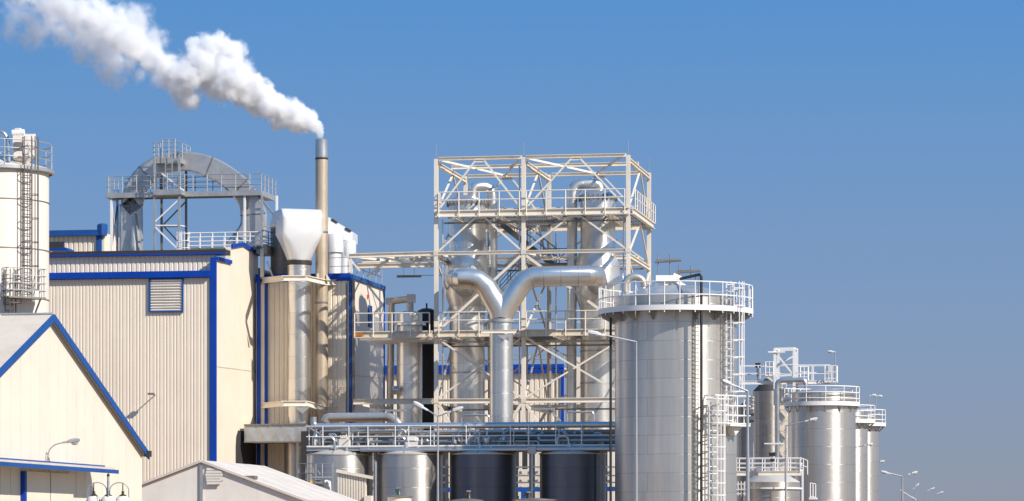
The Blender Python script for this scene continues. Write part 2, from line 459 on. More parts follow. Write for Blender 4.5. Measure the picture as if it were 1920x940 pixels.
# ------------------------------------------------------------------ ground
g = MB().add([(-2500, -1500, 0), (2500, -1500, 0), (2500, 4500, 0), (-2500, 4500, 0)], [(0, 1, 2, 3)])
single('ground', g, M['ground'], 'pale concrete factory yard under the plant', 'ground', (0, 0, 0), kind='structure')

M['reflector'] = paint('brown_reflector', (0.31, 0.185, 0.10), 0.95, var=0.3, scale=0.5)
g = MB().add([(-90, 112, .004), (4.0, 112, .004), (4.0, 240, .004), (-90, 240, .004)], [(0, 1, 2, 3)])  # unseen sheet, added so the steel tanks reflect warm brown
single('reflector_sheet', g, M['reflector'], 'brown gravel sheet added to warm reflections between the plant buildings and tanks', 'ground', (-40, 160, .004), kind='structure')
g = MB().add([(14.5, 150, .004), (60, 150, .004), (60, 260, .004), (14.5, 260, .004)], [(0, 1, 2, 3)])  # second unseen sheet, added for warm reflections in the far tanks
single('reflector_sheet', g, M['reflector'], 'brown gravel sheet added to warm reflections round the far tanks', 'ground', (30, 200, .004), kind='structure')
# ------------------------------------------------------------------ gabled house at the front
GH = Plane(0, 100.0)                                 # its gable stands along V
def gside(px, py, out=0.0): return GH.side(px, py, out)
gh = thing('gabled_warehouse', 'cream sheet-clad warehouse with blue gable edges and a grey pitched roof', 'building', GH.side(90, 1000).xy.to_3d())
apex = gside(92, 598); eaveB = gside(266, 850)
hw = (Vector((eaveB.x, eaveB.y, 0)) - Vector((apex.x, apex.y, 0))).length
slope = (apex.z - eaveB.z) / hw
eaveF = apex - V * hw; eaveF.z = eaveB.z
DEPTH = -U * 40
mb = MB().prism([Vector((eaveF.x, eaveF.y, 0)), eaveF, apex, eaveB, Vector((eaveB.x, eaveB.y, 0))], DEPTH)
ghw = part('wall', mb, M['cream'], gh)
mb = MB()
dn = (eaveF - apex).normalized(); nrm = Vector((-V.x * slope, -V.y * slope, 1)).normalized()
for e, sg in ((eaveF, -1), (eaveB, 1)):
    d = (e - apex).normalized(); n_ = Vector((V.x * sg * slope, V.y * sg * slope, 1)).normalized()
    a = apex + n_ * 0.012 + U * 0.12; b = e + d * 0.35 + n_ * 0.012 + U * 0.12
    mb.prism([a, b, b + n_ * .12, a + n_ * .12], DEPTH - U * .3)
part('roof', mb, M['roof'], gh, smooth=0)
n_f = Vector((-V.x * slope, -V.y * slope, 1)).normalized()
for k in range(1, 24):
    o_ = DEPTH * (k / 24); part('roof_rib', MB().bar(apex + o_ + n_f * .145, eaveF + o_ + n_f * .145, .06, .05), M['roof'], gh)
mb = MB()
for e, sg in ((eaveF, -1), (eaveB, 1)):
    d = (e - apex).normalized(); n_ = Vector((V.x * sg * slope, V.y * sg * slope, 1)).normalized()
    a = apex + U * .14 + n_ * .155; b = e + d * .38 + U * .14 + n_ * .155
    mb.prism([a, b, b - n_ * .24, a - n_ * .24], U * .05)
part('verge_trim', mb, M['blue2'], gh, smooth=0)
mb = MB()
seam_z = apex.z - 0.3
for i in range(1, 22):                              # upright joints of the cladding sheets
    p = eaveF + V * (i * 2 * hw / 22); top = apex.z - abs((p - Vector((apex.x, apex.y, p.z))).dot(V)) * slope
    mb.bar(Vector((p.x, p.y, 0)) + U * .004, Vector((p.x, p.y, top - .25)) + U * .004, .012, .016)
part('sheet_joint', mb, paint('joint_tan', (0.64, 0.55, 0.44), 0.6), gh)
mb = MB().tube([apex + U * .1 + Z * .16, apex + DEPTH + Z * .16], .05, 6)
part('ridge_cap', mb, M['galv'], gh)
q0 = apex + DEPTH * .12 + Vector((-V.x, -V.y, -slope)).normalized() * .1 + Z * .16
q1 = apex + DEPTH * .34 + Vector((-V.x, -V.y, -slope)).normalized() * 10 + Z * .19
part('roof_strap', MB().bar(q0, q1, .25, .05), M['cream'], gh)
mb = MB().box(eaveB + U * .2 - Z * .02 + V * .1, .2, .3, .22)
part('gutter_end', mb, M['dark'], gh)
# sliding door under its canopy
c0 = gside(-6, 872, .02); c1 = gside(168, 885, .02); zt = zat(878, 104)
door = MB().box((gside(44, 900) + gside(131, 900)) / 2 * 1 + Z * 0, .12, (gside(131, 900) - gside(44, 900)).xy.length, 1)
db = gside(42, 900); de = gside(131, 900); zt = c1.z - .12
door = MB()
half = (db + de) / 2
for a, b in ((db, half), (half, de)):
    a0 = Vector((a.x, a.y, 0)); b0 = Vector((b.x, b.y, 0)); L_ = (b0 - a0).length
    door.box((a0 + b0) / 2 + Z * (zt / 2) + U * .08, .1, L_ - .05, zt)
dr = part('sliding_door', door, M['cream'], gh)
part('door_jamb', MB().box(Vector((db.x, db.y, zt / 2)) + U * .07 - V * .1, .16, .2, zt), M['blue'], gh)
part('door_seam', MB().box(Vector((half.x, half.y, zt / 2)) + U * .1, .08, .03, zt), M['galv_dark'], dr)
cn = MB()
ca = Vector((c0.x, c0.y, zt + .1)) - V * 6; ce = Vector((c1.x, c1.y, zt + .1)); Lc = (ce - ca).length
cn.slot(0).box((ca + ce) / 2 + U * .45 + Z * .12, .9, Lc, .08)
cn.slot(1).box((ca + ce) / 2 + U * .93 + V * .25 + Z * .02, .06, Lc, .13)
cn.slot(1).box((ca + ce) / 2 + U * .30 + Z * .21, .5, Lc, .05)
part('door_canopy', cn, [M['roof'], M['blue2']], gh)
# wall lamp
wl0 = gside(85, 868); lp = thing('wall_lamp', 'grey cobra-head lamp on a bent arm on the gable wall', 'lamp', wl0)
mb = MB().tube(fillet([wl0 + U * .05, wl0 + U * .12 + Z * .42, wl0 + U * .32 + Z * .60, wl0 + U * .62 + Z * .66], .22), .022, 8)
part('arm', mb, M['lamp_pole'], lp)
a_, b_ = MB(), MB(); lamp_head(a_, b_, wl0 + U * .60 + Z * .66, U + Z * .12, .55, .26, .17)
part('lamp_head', a_, M['galv'], lp); part('lens', b_, M['lens'], lp)

# ornamental lamp with hanging globes
D = 80.0; c = P(203, 1010, D); c.z = 0
ol = thing('globe_lamp', 'ornamental lamp post with four opal globes hanging from curled arms', 'street lamp', c)
zt = zat(890, D)
part('pole', MB().lathe(c, [(.11, 0), (.09, .4), (.05, .5), (.045, zt - .75), (.07, zt - .7), (.035, zt - .6), (.03, zt - .05)], 16), M['lamp_pole'], ol)
part('finial', MB().lathe(c, [(.0, zt - .06), (.032, zt - .05), (.04, zt - .01), (.02, zt + .025), (.004, zt + .03)], 14), M['bronze'], ol)
for k, (ax, ln) in enumerate(((Vector((1, .1, 0)), .38), (Vector((-1, -.1, 0)), .38), (Vector((.12, -1, 0)), .34), (Vector((-.1, 1, 0)), .42))):
    ax = ax.normalized(); zb = zt - .42
    pts = [c + ax * .03 + Z * (zb - .28)]
    for i in range(11):
        a = math.pi * (1 - i / 10) ; pts.append(c + ax * (ln * .72 + ln * .62 * math.cos(a)) + Z * (zb + .02 + .20 * math.sin(a)))
    pts.append(c + ax * (ln * 1.34) + Z * (zb - .25))
    ar = part('arm', MB().tube(pts, .014, 8), M['lamp_pole'], ol)
    gc = c + ax * (ln * .95); gz = zb - .10
    part('globe_cap', MB().lathe(gc, [(.012, gz + .32), (.015, gz + .1), (.05, gz + .095), (.03, gz + .07), (.035, gz + .03), (.09, gz - .0), (.10, gz - .02)], 16), M['bronze'], ar)
    part('globe', MB().lathe(gc, [(.02, gz - .012)] + [(.205 * math.sin(t), gz - .20 + .205 * math.cos(t)) for t in [R(20 + 10 * i) for i in range(16)]], 24), M['globe'], ar)

# ------------------------------------------------------------------ marquee tent
TP = Plane(378, 125.0)
ap = TP.front(378, 868); eL = TP.front(190, 940)
hwT = (ap - eL).xy.length; eR = ap + U * hwT; eR.z = eL.z
tn = thing('marquee_tent', 'dusty white canvas marquee with a shallow pitched grey roof', 'tent', ap.xy.to_3d())
LT = V * 9.6
part('canvas_wall', MB().prism([eL.xy.to_3d(), eL, ap, eR, eR.xy.to_3d()], LT), M['canvas'], tn)
mb = MB(); dz = (ap.z - eL.z) / hwT
for e in (eL, eR):
    d = (e - ap).normalized(); n_ = Vector((-d.z * d.x, -d.z * d.y, 1)); n_ = (Z - d * d.z).normalized()
    a = ap + n_ * .015 - V * .12; b = e + d * .2 + n_ * .015 - V * .12
    mb.prism([a, b, b + n_ * .09, a + n_ * .09], LT + V * .24)
part('roof', mb, M['canvas_roof'], tn, smooth=0)
part('pole', MB().bar(ap.xy.to_3d() - V * .04, ap - V * .04 - Z * .1, .12, .06), M['galv'], tn)
mb = MB()
for k in range(1, 4):
    for e in (eL, eR):
        d = (e - ap).normalized(); n_ = (Z - d * d.z).normalized()
        mb = MB().bar(ap + V * (9.6 * k / 4) + n_ * .11, e + V * (9.6 * k / 4) + n_ * .11, .06, .02)
        part('roof_seam', mb, M['canvas'], tn)
w0 = TP.front(386, 893, -.03); w1 = TP.front(418, 893, -.03)
mb = MB(); wc = (w0 + w1) / 2; ww = (w1 - w0).length; hh = m(32, 124.5)
for k in range(6): mb.box(wc + Z * (hh * (.5 - (k + .5) / 6) - .0) - V * (.03 + .012 * k), ww * (1 - .06 * abs(k - 2)), .03, hh / 6 * .82)
part('window_flap', mb, M['canvas'], tn)
mb = MB().box(wc - V * .005, ww * 1.04, .03, .02).box(wc - V * .005 + Z * hh * .25, ww, .03, .02).box(wc - V * .005 - Z * hh * .25, ww, .03, .02).box(wc + U * ww * .3, .02, .05, hh)
part('flap_rope', mb, M['galv_dark'], tn)
part('vent_hood', MB().box(ap + (eR - ap) * .47 + V * .2 + Z * .12, .45, .5, .14), M['galv_dark'], tn)

# ------------------------------------------------------------------ main corrugated building
MBP = Plane(403, 170.0)
mbd = thing('main_building', 'tall cream corrugated production hall with bright blue corner and band', 'building', MBP.o)
lf = MBP.front(66, 1000).xy.to_3d(); cr_ = MBP.o.copy()
rb = MBP.side(484, 1000).xy.to_3d()
z_band = MBP.front(403, 514).z
ztop = MBP.front(403, 487).z; zroof = MBP.front(403, 474).z
# front wall of corrugated sheet
part('front_wall', MB().corr(lf, cr_ - U * .28, 0, z_band - .2, .185, .026), M['cream_corr'], mbd, smooth=0)
part('attic_wall', MB().corr(lf + V * .35, cr_ - U * .05 + V * .35, z_band - .3, zroof - .1, .26, .04), M['cream_corr'], mbd, smooth=0)
part('blue_band', MB().box((lf + cr_) / 2 - U * .1 + Z * z_band - V * .02, (cr_ - lf).length - .25, .50, .34), M['blue'], mbd)
mb = MB().box((lf + cr_) / 2 + V * .62 + Z * (zroof + .06) + U * .25, (cr_ - lf).length + .6, 1.0, .26)
part('roof_fascia', mb, M['dark'], mbd)
part('fascia_trim', MB().box((lf + cr_) / 2 + V * (.08) + Z * (zroof - .04) + U * .25, (cr_ - lf).length + .6, .06, .09), M['blue'], mbd)
part('corner_strip', MB().box(cr_ + Z * ((ztop + .1) / 2) - U * .06 - V * .06, .32, .16, ztop + .1), M['blue'], mbd)
# smooth gable wall with stepped top
gp = [(403, 487), (432, 494), (433, 464), (455, 460), (478, 476)]
pts = [MBP.side(x, y, .05) for x, y in gp]
pts[0] = MBP.at(.05, 0.0, MBP.side(403, 487).z)
zend = pts[-1].z
e0 = MBP.side(484, 1000, .05).xy.to_3d()
poly = [Vector((pts[0].x, pts[0].y, 0))] + pts + [e0 + Z * (MBP.side(484, 480).z)] + [e0]
part('gable_wall', MB().prism(poly, -U * .3), M['cream'], mbd, smooth=0)
mb = MB()
for a, b in zip(pts, pts[1:] + [e0 + Z * (MBP.side(484, 480).z)]):
    if abs(a.x - b.x) < .1: continue
    mb.bar(a + U * .06 + Z * .06, b + U * .06 + Z * .06, .1, .20)
part('parapet_cap', mb, M['blue'], mbd, smooth=0)
part('wall_seam', MB().bar(MBP.side(404, 687, .06), MBP.side(483, 697, .06), .02, .05), M['roof'], mbd)
part('rear_block', MB().box((lf + rb) / 2 - U * 1.5 + V * 4 + Z * (zroof / 2 - .1), (cr_ - lf).length - 1, 7, zroof - .3), M['cream'], mbd)
part('roof_deck', MB().box((lf + rb) / 2 + V * 4.2 + Z * (zroof - .05), (cr_ - lf).length - .3, 8, .12), M['dark'], mbd)
# louvred vent
v0 = MBP.front(281, 523, -.06); v1 = MBP.front(343, 584, -.06); vc = (v0 + v1) / 2; vw = (v1 - v0).xy.length; vh = v0.z - v1.z
lv = MB()
for (c_, w_, h_) in ((vc + Z * (vh / 2), vw + .07, .07), (vc - Z * (vh / 2), vw + .07, .07)): lv.box(c_, w_, .18, h_)
for s_ in (-1, 1): lv.box(vc + U * (s_ * vw / 2), .07, .18, vh - .07)
lvo = part('vent_frame', lv, M['blue2'], mbd)
sl_ = MB()
for k in range(12):
    sl_.box(vc + Z * (vh * ((k + .5) / 12 - .5)) - V * .0, vw - .1, .12, .075, U, (V + Z * .6).normalized(), (Z - V * .6).normalized())
part('vent_slat', sl_, M['louvre'], lvo)
part('vent_back', MB().box(vc + V * .05, vw - .1, .03, vh - .1), M['roof'], lvo)
# bracket lamp on the front wall
b0 = MBP.front(291, 741)
mb = MB().tube([b0, b0 - V * .75 + U * .02 + Z * .02], .03, 6).box(b0 - V * .75 + Z * .03, .34, .2, .1)
single('wall_bracket', mb, M['galv_dark'], 'short dark pipe bracket sticking out of the corrugated wall', 'bracket', b0)
# small corner piece, blue-capped box at the attic's left end
part('attic_hood', MB().prism([MBP.front(90, 470, .9) , MBP.front(130, 470, .9), MBP.front(122, 464, .9), MBP.front(90, 467, .9)], V * 1.2), M['blue'], mbd)

# ------------------------------------------------------------------ second corrugated building, set back
SP = Plane(657, 177.0)
sb = thing('second_building', 'narrow rust-streaked corrugated hall with blue corners behind the stacks', 'building', SP.o)
sl0 = SP.front(480, 1000).xy.to_3d()
zs = SP.front(657, 518).z
part('front_wall', MB().corr(sl0, SP.o - U * .25, 0, zs, .27, .032), M['cream_rusty'], sb, smooth=0)
mb = MB()
for px in (485, 499): 
    q = SP.front(px, 1000, -.12).xy.to_3d(); mb.box(q + Z * (zs - .1) / 2, .20 if px == 485 else .14, .12, zs - .1)
part('blue_strip', mb, M['blue'], sb)
q = SP.front(492, 1000, -.04).xy.to_3d()
part('flat_strip', MB().box(q + Z * (zs / 2 - .2), .26, .1, zs - .4), M['cream'], sb)
part('corner_strip', MB().box(SP.o + Z * (zs / 2), .15, .2, zs), M['blue2'], sb)
part('corner_return', MB().box(SP.o + U * .17 + Z * (zs / 2 - .1) + V * .03, .12, .2, zs - .2), M['galv_dark'], sb)
s_end = SP.side(718, 1000).xy.to_3d(); Ls = (s_end - SP.o).length
zse = SP.side(718, 531).z
part('side_wall', MB().prism([SP.o + U * .05, s_end + U * .05, s_end + U * .05 + Z * (zs - .1), SP.o + U * .05 + Z * (zs - .1)], -U * .2), M['cream'], sb, smooth=0)
part('side_cap', MB().box((SP.o + s_end) / 2 + U * .07 + Z * (zs - .02), .2, Ls, .22), M['blue2'], sb)
part('front_cap', MB().box((sl0 + SP.o) / 2 + Z * (zs - .05), (SP.o - sl0).length, .22, .42), M['blue'], sb)
part('end_strip', MB().box(s_end + U * .05 + Z * (zs / 2), .12, .14, zs), M['blue'], sb)
part('wall_seam', MB().bar(SP.side(658, 704, .06), SP.side(717, 709, .06), .02, .05), M['roof'], sb)
dd0 = SP.side(690, 572, .07); dd1 = SP.side(697, 615, .07)
part('side_door', MB().box((dd0 + dd1) / 2 + V * .05, .06, .9, dd0.z - dd1.z), M['blue2'], sb)
part('alarm_lamp', MB().box(SP.side(690, 556, .1), .12, .16, .2), M['red'], sb)
part('rear_block', MB().box((sl0 + SP.o) / 2 + V * (Ls / 2) + Z * (zs / 2 - .2), (SP.o - sl0).length - .3, Ls - .4, zs - .5), M['cream'], sb)
railing(sb, [SP.front(600, 515, .3).xy.to_3d() + Z * zs, SP.o + V * .2 + Z * zs, s_end + Z * zs - V * .3], 1.05, r=.022, step=1.5, mat='galv')

# ------------------------------------------------------------------ blue-edged buildings farther back
BB = Plane(190, 205.0)
bb = thing('rear_shed', 'low corrugated shed with faded blue eaves behind the arched duct', 'building', BB.o)
za = BB.front(185, 437).z
part('front_wall', MB().corr(BB.front(40, 900).xy.to_3d(), BB.o, 0, za, .32, .06), M['cream_corr'], bb, smooth=0)
part('side_wall', MB().box(BB.o + V * 4 + U * .1 + Z * (za / 2), .2, 8, za), M['cream'], bb)
part('eaves', MB().box((BB.front(40, 900).xy.to_3d() + BB.o) / 2 - V * .2 + Z * za, (BB.o - BB.front(40, 900).xy.to_3d()).length, .3, .36), M['blue2'], bb)
part('corner_strip', MB().box(BB.o - V * .1 - U * .1 + Z * (za / 2), .3, .2, za), M['blue2'], bb)
part('corner_turret', MB().lathe(BB.o - V * .1 + U * .1, [(.3, za - .2), (.34, za + .3), (.34, za + .5), (.2, za + .58)], 8), M['blue2'], bb)
wq = BB.front(105, 462, -.05)
part('window', MB().box(wq, 1.0, .1, .55), M['dark_inside'], bb)
HP = Plane(1058, 222.0)
hl = thing('rear_hall', 'wide cream hall with double blue band seen through the tower frame', 'building', HP.o)
h0 = HP.front(640, 900).xy.to_3d(); zh = HP.front(1058, 688).z
part('front_wall', MB().corr(h0, HP.o, 0, zh, .36, .07), M['cream_corr'], hl, smooth=0)
mb = MB()
for k, dz in enumerate((.05, -.3)): mb.box((h0 + HP.o) / 2 - V * (.15 + .05 * k) + Z * (zh + dz), (HP.o - h0).length, .3, .27)
part('blue_band', mb, M['blue'], hl)
part('corner_strip', MB().box(HP.o - U * .1 - V * .1 + Z * (zh / 2), .2, .2, zh), M['blue'], hl)
part('roof', MB().box((h0 + HP.o) / 2 + V * 6 + Z * (zh - .1), (HP.o - h0).length - .1, 12, .1), M['roof'], hl)
railing(hl, [h0 + Z * (zh + .18), HP.o + Z * (zh + .18)], .72, (1, .5), r=.03, step=1.2, mat='galv')
ex = HP.front(1108, 900, 3).xy.to_3d(); ze = zat(672, ex.y)
part('end_tower', MB().box(ex + Z * (ze / 2) - U * .8, 1.1, 3, ze), M['cream'], hl)

# ------------------------------------------------------------------ white silo
D = 150.0; c = P(-8, 1000, D); c.z = 0; rs = m(99, D)
zr = zat(312, D - rs)
so = thing('tall_silo', 'tall creamy white cylindrical silo with a filter box on its roof', 'silo', c)
part('shell', MB().lathe(c, [(rs, 0), (rs, zr)], 96), M['silo'], so)
for py in (371, 463, 556):
    part('joint_ring', MB().lathe(c, [(rs, zat(py, D - rs) - .022), (rs + .025, zat(py, D - rs) - .022), (rs + .025, zat(py, D - rs) + .022), (rs, zat(py, D - rs) + .022)], 96, closed=False), M['galv_dark'], so)
part('roof', MB().lathe(c, [(rs + .12, zr), (rs + .14, zr + .12), (rs * .6, zr + .45), (.3, zr + .9)], 64), M['silo'], so)
part('roof_ring', MB().lathe(c, [(rs + .14, zr - .08), (rs + .24, zr - .06), (rs + .24, zr + .09), (rs + .145, zr + .1)], 96, closed=False), M['galv'], so)
railing(so, [c + Vector((math.cos(a), math.sin(a), 0)) * (rs + .15) + Z * (zr + .12) for a in [2 * math.pi * i / 40 for i in range(40)]], 1.15, (1, .66, .33), r=.026, step=1.6, mat='galv', closed=True)
fb = P(42, 278, D - 1.0); fz0 = zat(296, D - 1); fz1 = zat(255, D - 1)
mb = MB().slot(0).prism([P(24, 296, D - 1.6), P(52, 296, D - 1.6), P(67, 292, D), P(40, 292, D)], Z * (fz1 - fz0))
fbx = part('filter_box', mb, M['silo'], so)
mb = MB().loft([[P(24, 297, D - 1.6), P(52, 297, D - 1.6), P(67, 293, D), P(40, 293, D)], [P(36, 309, D - 1.2), P(46, 309, D - 1.2), P(54, 306, D - .4), P(44, 306, D - .4)]])
part('hopper', mb, M['silo'], fbx)
part('hatch', MB().box(P(35, 274, D - 1.62), .42, .06, .36, Vector((1, 0, 0)), Vector((0, 1, 0))), M['galv_dark'], fbx)
part('blower', MB().tube([P(23, 250, D - 1.4), P(46, 249, D - 1.4)], .16, 12).box(P(34, 245, D - 1.4), .25, .25, .2), M['white'], fbx)
part('filling_pipe', MB().tube(fillet([P(-30, 245, D - 1.2), P(8, 248, D - 1.2), P(15, 262, D - 1.2), P(16, 312, D - 2.2)], .5), .09, 8), M['pipe'], so)
an = R(-47); od = Vector((math.cos(an), math.sin(an), 0)); wd = Vector((-od.y, od.x, 0))
lb = c + od * (rs + .12)
ladder(so, lb + Z * zat(556, D - 2), lb + Z * (zr + .2), wd, od, .5, 'galv_dark', True, .024, .3, .40, extend=1.2, hoop=1.1)
an2 = R(-66); od2 = Vector((math.cos(an2), math.sin(an2), 0)); wd2 = Vector((-od2.y, od2.x, 0)); zp = zat(557, D - 3)
lb2 = c + od2 * (rs + .15)
ladder(so, lb2 + Z * 0, lb2 + Z * zp, wd2, od2, .5, 'galv_dark', True, .024, 2.4, .42, extend=1.3, hoop=.55)
mid = R(-55); mo = Vector((math.cos(mid), math.sin(mid), 0)); mw = Vector((-mo.y, mo.x, 0))
pc = c + mo * (rs + .45) + Z * zp
part('rest_platform', MB().box(pc, 1.9, .8, .08, mw, mo), M['galv_dark'], so)
mb = MB()
for s_ in (-.7, .7): mb.bar(pc + mw * s_ + mo * .35, c + mw * s_ * .9 + mo * rs + Z * (zp - 1.1), .06, .06)
part('platform_brace', mb, M['galv_dark'], so)
railing(so, [pc + mw * -.95 - mo * .3, pc + mw * -.95 + mo * .4, pc + mw * .95 + mo * .4, pc + mw * .95 - mo * .3], 1.35, (1, .75, .5, .25), r=.022, step=.5, mat='galv')

# ------------------------------------------------------------------ arched duct with its platforms
D = 186.0
DP = Plane(340, D)
ad = thing('arched_duct', 'weathered grey duct arching high over the production hall roof', 'duct', DP.o)
def arc_at(px, py, b=0): return DP.front(px, py, b)
path = [(246, 560, 23), (246, 400, 22), (247, 385, 21), (256, 352, 21), (274, 327, 20), (300, 310, 19), (335, 303, 18), (362, 304, 18.5), (392, 313, 20), (421, 328, 20), (449, 351, 21), (467, 376, 21), (474, 402, 23), (472, 428, 23), (460, 452, 26), (446, 474, 30)]
def spline(pts, k=4):
    out = []
    for i in range(len(pts) - 1):
        p0 = pts[max(0, i - 1)]; p1 = pts[i]; p2 = pts[i + 1]; p3 = pts[min(len(pts) - 1, i + 2)]
        for j in range(k):
            t = j / k
            out.append(tuple(.5 * (2 * b + (c_ - a) * t + (2 * a - 5 * b + 4 * c_ - d) * t * t + (3 * b - a - 3 * c_ + d) * t ** 3) for a, b, c_, d in zip(p0, p1, p2, p3)))
    return out + [pts[-1]]
path = spline(path, 3)
rings = []
for i, (x, y, hw_) in enumerate(path):
    a = path[max(0, i - 1)]; b = path[min(len(path) - 1, i + 1)]
    t = Vector((b[0] - a[0], b[1] - a[1])); t.normalize(); nx, ny = -t.y, t.x
    q1 = (x + nx * hw_, y + ny * hw_); q2 = (x - nx * hw_, y - ny * hw_); ch = .22
    hb = .62
    rings.append([arc_at(x + nx * hw_, y + ny * hw_, -hb + .2), arc_at(x + nx * hw_ * .86, y + ny * hw_ * .86, -hb), arc_at(x - nx * hw_ * .86, y - ny * hw_ * .86, -hb), arc_at(x - nx * hw_, y - ny * hw_, -hb + .2), arc_at(x - nx * hw_, y - ny * hw_, hb), arc_at(x + nx * hw_, y + ny * hw_, hb)])
part('duct_body', MB().loft(rings), M['duct'], ad, smooth=50)
mb = MB()
for i in (4, 12, 18, 24, 30, 36, 42):
    r = rings[i]; cc = sum(r, Vector()) / len(r); big = [cc + (p - cc) * 1.02 for p in r]
    mb = MB()
    for a, b in zip(big, big[1:] + big[:1]): mb.bar(a, b, .05, .05)
    part('flange', mb, M['galv_dark'], ad)
part('return_elbow', MB().tube(fillet([arc_at(487, 470, 1.2), arc_at(490, 400, 1.2), arc_at(478, 380, .8)], .6), .36, 16), M['duct'], ad)
part('expansion_cone', MB().lathe(arc_at(252, 470, -.75).xy.to_3d(), [(.34, zat(472, D)), (.30, zat(455, D)), (.06, zat(400, D))], 16), M['galv'], ad)
ap_ = thing('duct_platform', 'galvanised steel access platform with railings around the arched duct', 'platform', DP.front(300, 1000).xy.to_3d())
zp = DP.front(300, 369).z; pl = DP.front(199, 369, -1.1); pr = DP.front(488, 366, -1.1); pl.z = pr.z = zp
deck = MB()
deck.box((pl + pr) / 2 + V * .55 - Z * .05, (pr - pl).length, 1.1, .1)
part('deck', deck, M['grate'], ap_)
part('deck_edge', MB().bar(pl - V * .02, pr - V * .02, .05, .30).bar(pl + V * 1.1, pr + V * 1.1, .05, .3).bar(pl, pl + V * 2.4, .05, .3), M['galv'], ap_)
pe = pr + V * 3.6
part('end_deck', MB().box((pr + pe) / 2 - U * .5 - Z * .04, 1.0, 3.6, .1).bar(pr + U * .03, pe + U * .03, .05, .3), M['galv'], ap_)
railing(ap_, [pl + V * 2.4 + Z * .1, pl + Z * .1, pr + Z * .1, pe + Z * .1], 1.0, (1, .7, .4), r=.026, step=.85, mat='galv')
railing(ap_, [pl + V * 1.1 + U * .8 + Z * .1, pr + V * 1.1 - U * 1 + Z * .1], 1.0, (1, .7, .4), r=.022, step=1.0, mat='galv_dark')
lg0 = DP.front(287, 367, -1.9); lg1 = DP.front(340, 367, -1.9); lg0.z = lg1.z = zp + .05
part('landing', MB().box((lg0 + lg1) / 2 + V * .4, (lg1 - lg0).length, .8, .3), M['galv'], ap_)
railing(ap_, [lg0 + V * .7 + Z * .1, lg0 + Z * .1, lg1 + Z * .1, lg1 + V * .7 + Z * .1], 1.0, (1, .7, .4), r=.024, step=.8, mat='galv')
zr_ = zat(472, D)
def leg(px, b, zt_, zb_=None, w=.15, mat='white', nm='leg'):
    q = DP.front(px, 500, b).xy.to_3d()
    part(nm, MB().bar(q + Z * (zb_ if zb_ is not None else 13), q + Z * zt_, w, w), M[mat], ap_)
    return q
for px, b, mt_ in ((209, -1.0, 'white'), (220, .4, 'galv'), (459, -1.0, 'white'), (470, .3, 'galv'), (491, -1.0, 'galv'), (519, -.2, 'white')): leg(px, b, zp - .1, mat=mt_, w=.12)
for px, b, mt_ in ((290, -1.7, 'galv'), (303, .6, 'galv_dark'), (336, -1.7, 'galv'), (349, .6, 'galv_dark')): leg(px, b, zat(300, D), mat=mt_, w=.12)
mb = MB()
zb = 13.4
for a, b in (((209, -1.0, 380), (220, .4, 462)), ((220, .4, 385), (209, -1.0, 468)), ((289, -1.7, 418), (336, -1.7, 374)), ((336, -1.7, 470), (289, -1.7, 424)), ((303, .6, 425), (349, .6, 378)), ((303, .6, 420), (349, .6, 470)), ((289, -1.7, 423), (336, -1.7, 423)), ((303, .6, 425), (349, .6, 425)), ((336, -1.7, 423), (349, .6, 425)), ((491, -1, 374), (519, -.2, 410)), ((459, -1, 380), (470, .3, 420)), ((303, -1.7, 325), (345, -1.7, 358)), ((491, -1, 425), (519, -.2, 425))):
    mb = MB().bar(DP.front(a[0], a[2], a[1]), DP.front(b[0], b[2], b[1]), .075, .075)
    part('brace', mb, M['white'] if a[1] < 0 and a[0] < 350 else M['galv_dark'], ap_)
# topmost little platform
t0 = DP.front(286, 302, -1.5); t1 = DP.front(337, 302, -1.5); t1.z = t0.z; t2 = t1 + V * 2.2; t3 = t0 + V * 1.2
part('top_deck', MB().box((t0 + t1) / 2 + V * .6, (t1 - t0).length, 1.2, .28).bar(t1, t2, .06, .28), M['galv'], ap_)
railing(ap_, [t3 + Z * .1, t0 + Z * .1, t1 + Z * .1, t2 + Z * .1], .95, (1, .72, .44), r=.026, step=.8, mat='galv')
railing(ap_, [t0 + U * .7 - V * .35 + Z * .1, t0 + U * 1.45 - V * .35 + Z * .1], 1.1, (1, .6), r=.026, step=.4, mat='galv')
lq = t0 + U * 1.0 - V * .1
ladder(ap_, Vector((lq.x, lq.y, zp)), lq, U, -V, .4, 'galv', False)
# lower roof platform
LP = Plane(352, 178.0)
lpl = thing('roof_platform', 'white railed walkway on the production hall roof beside the duct foot', 'platform', LP.o)
q0 = LP.front(352, 466); q1 = LP.front(492, 462); q1.z = q0.z
part('deck', MB().box((q0 + q1) / 2 + V * 1.2 - Z * .05, (q1 - q0).length, 2.4, .15), M['grate'], lpl)
railing(lpl, [q0, q1], .85, (1, .72, .44, .16), r=.032, step=.75, mat='white')
railing(lpl, [q0 + V * 2.4, q1 + V * 2.4], .85, (1, .72, .44, .16), r=.028, step=.75, mat='white')
railing(lpl, [q1 + Z * .05, q1 + V * 2.4 + U * .4], .9, (1, .6, .3), r=.025, step=.7, mat='galv_dark')
ladder(lpl, LP.front(346, 500), LP.front(346, 466), U, -V, .42, 'white', True, .024, .2, .36, extend=.9, hoop=.4)
part('support', MB().bar(LP.front(492, 520, .1), LP.front(492, 466, .1), .2, .2).bar(LP.front(500, 490, .1), LP.front(512, 520, .1), .08, .08), M['galv'], lpl)
part('end_plate', MB().box(LP.front(498, 470, .9), .6, 1.8, .5), M['galv_dark'], lpl)

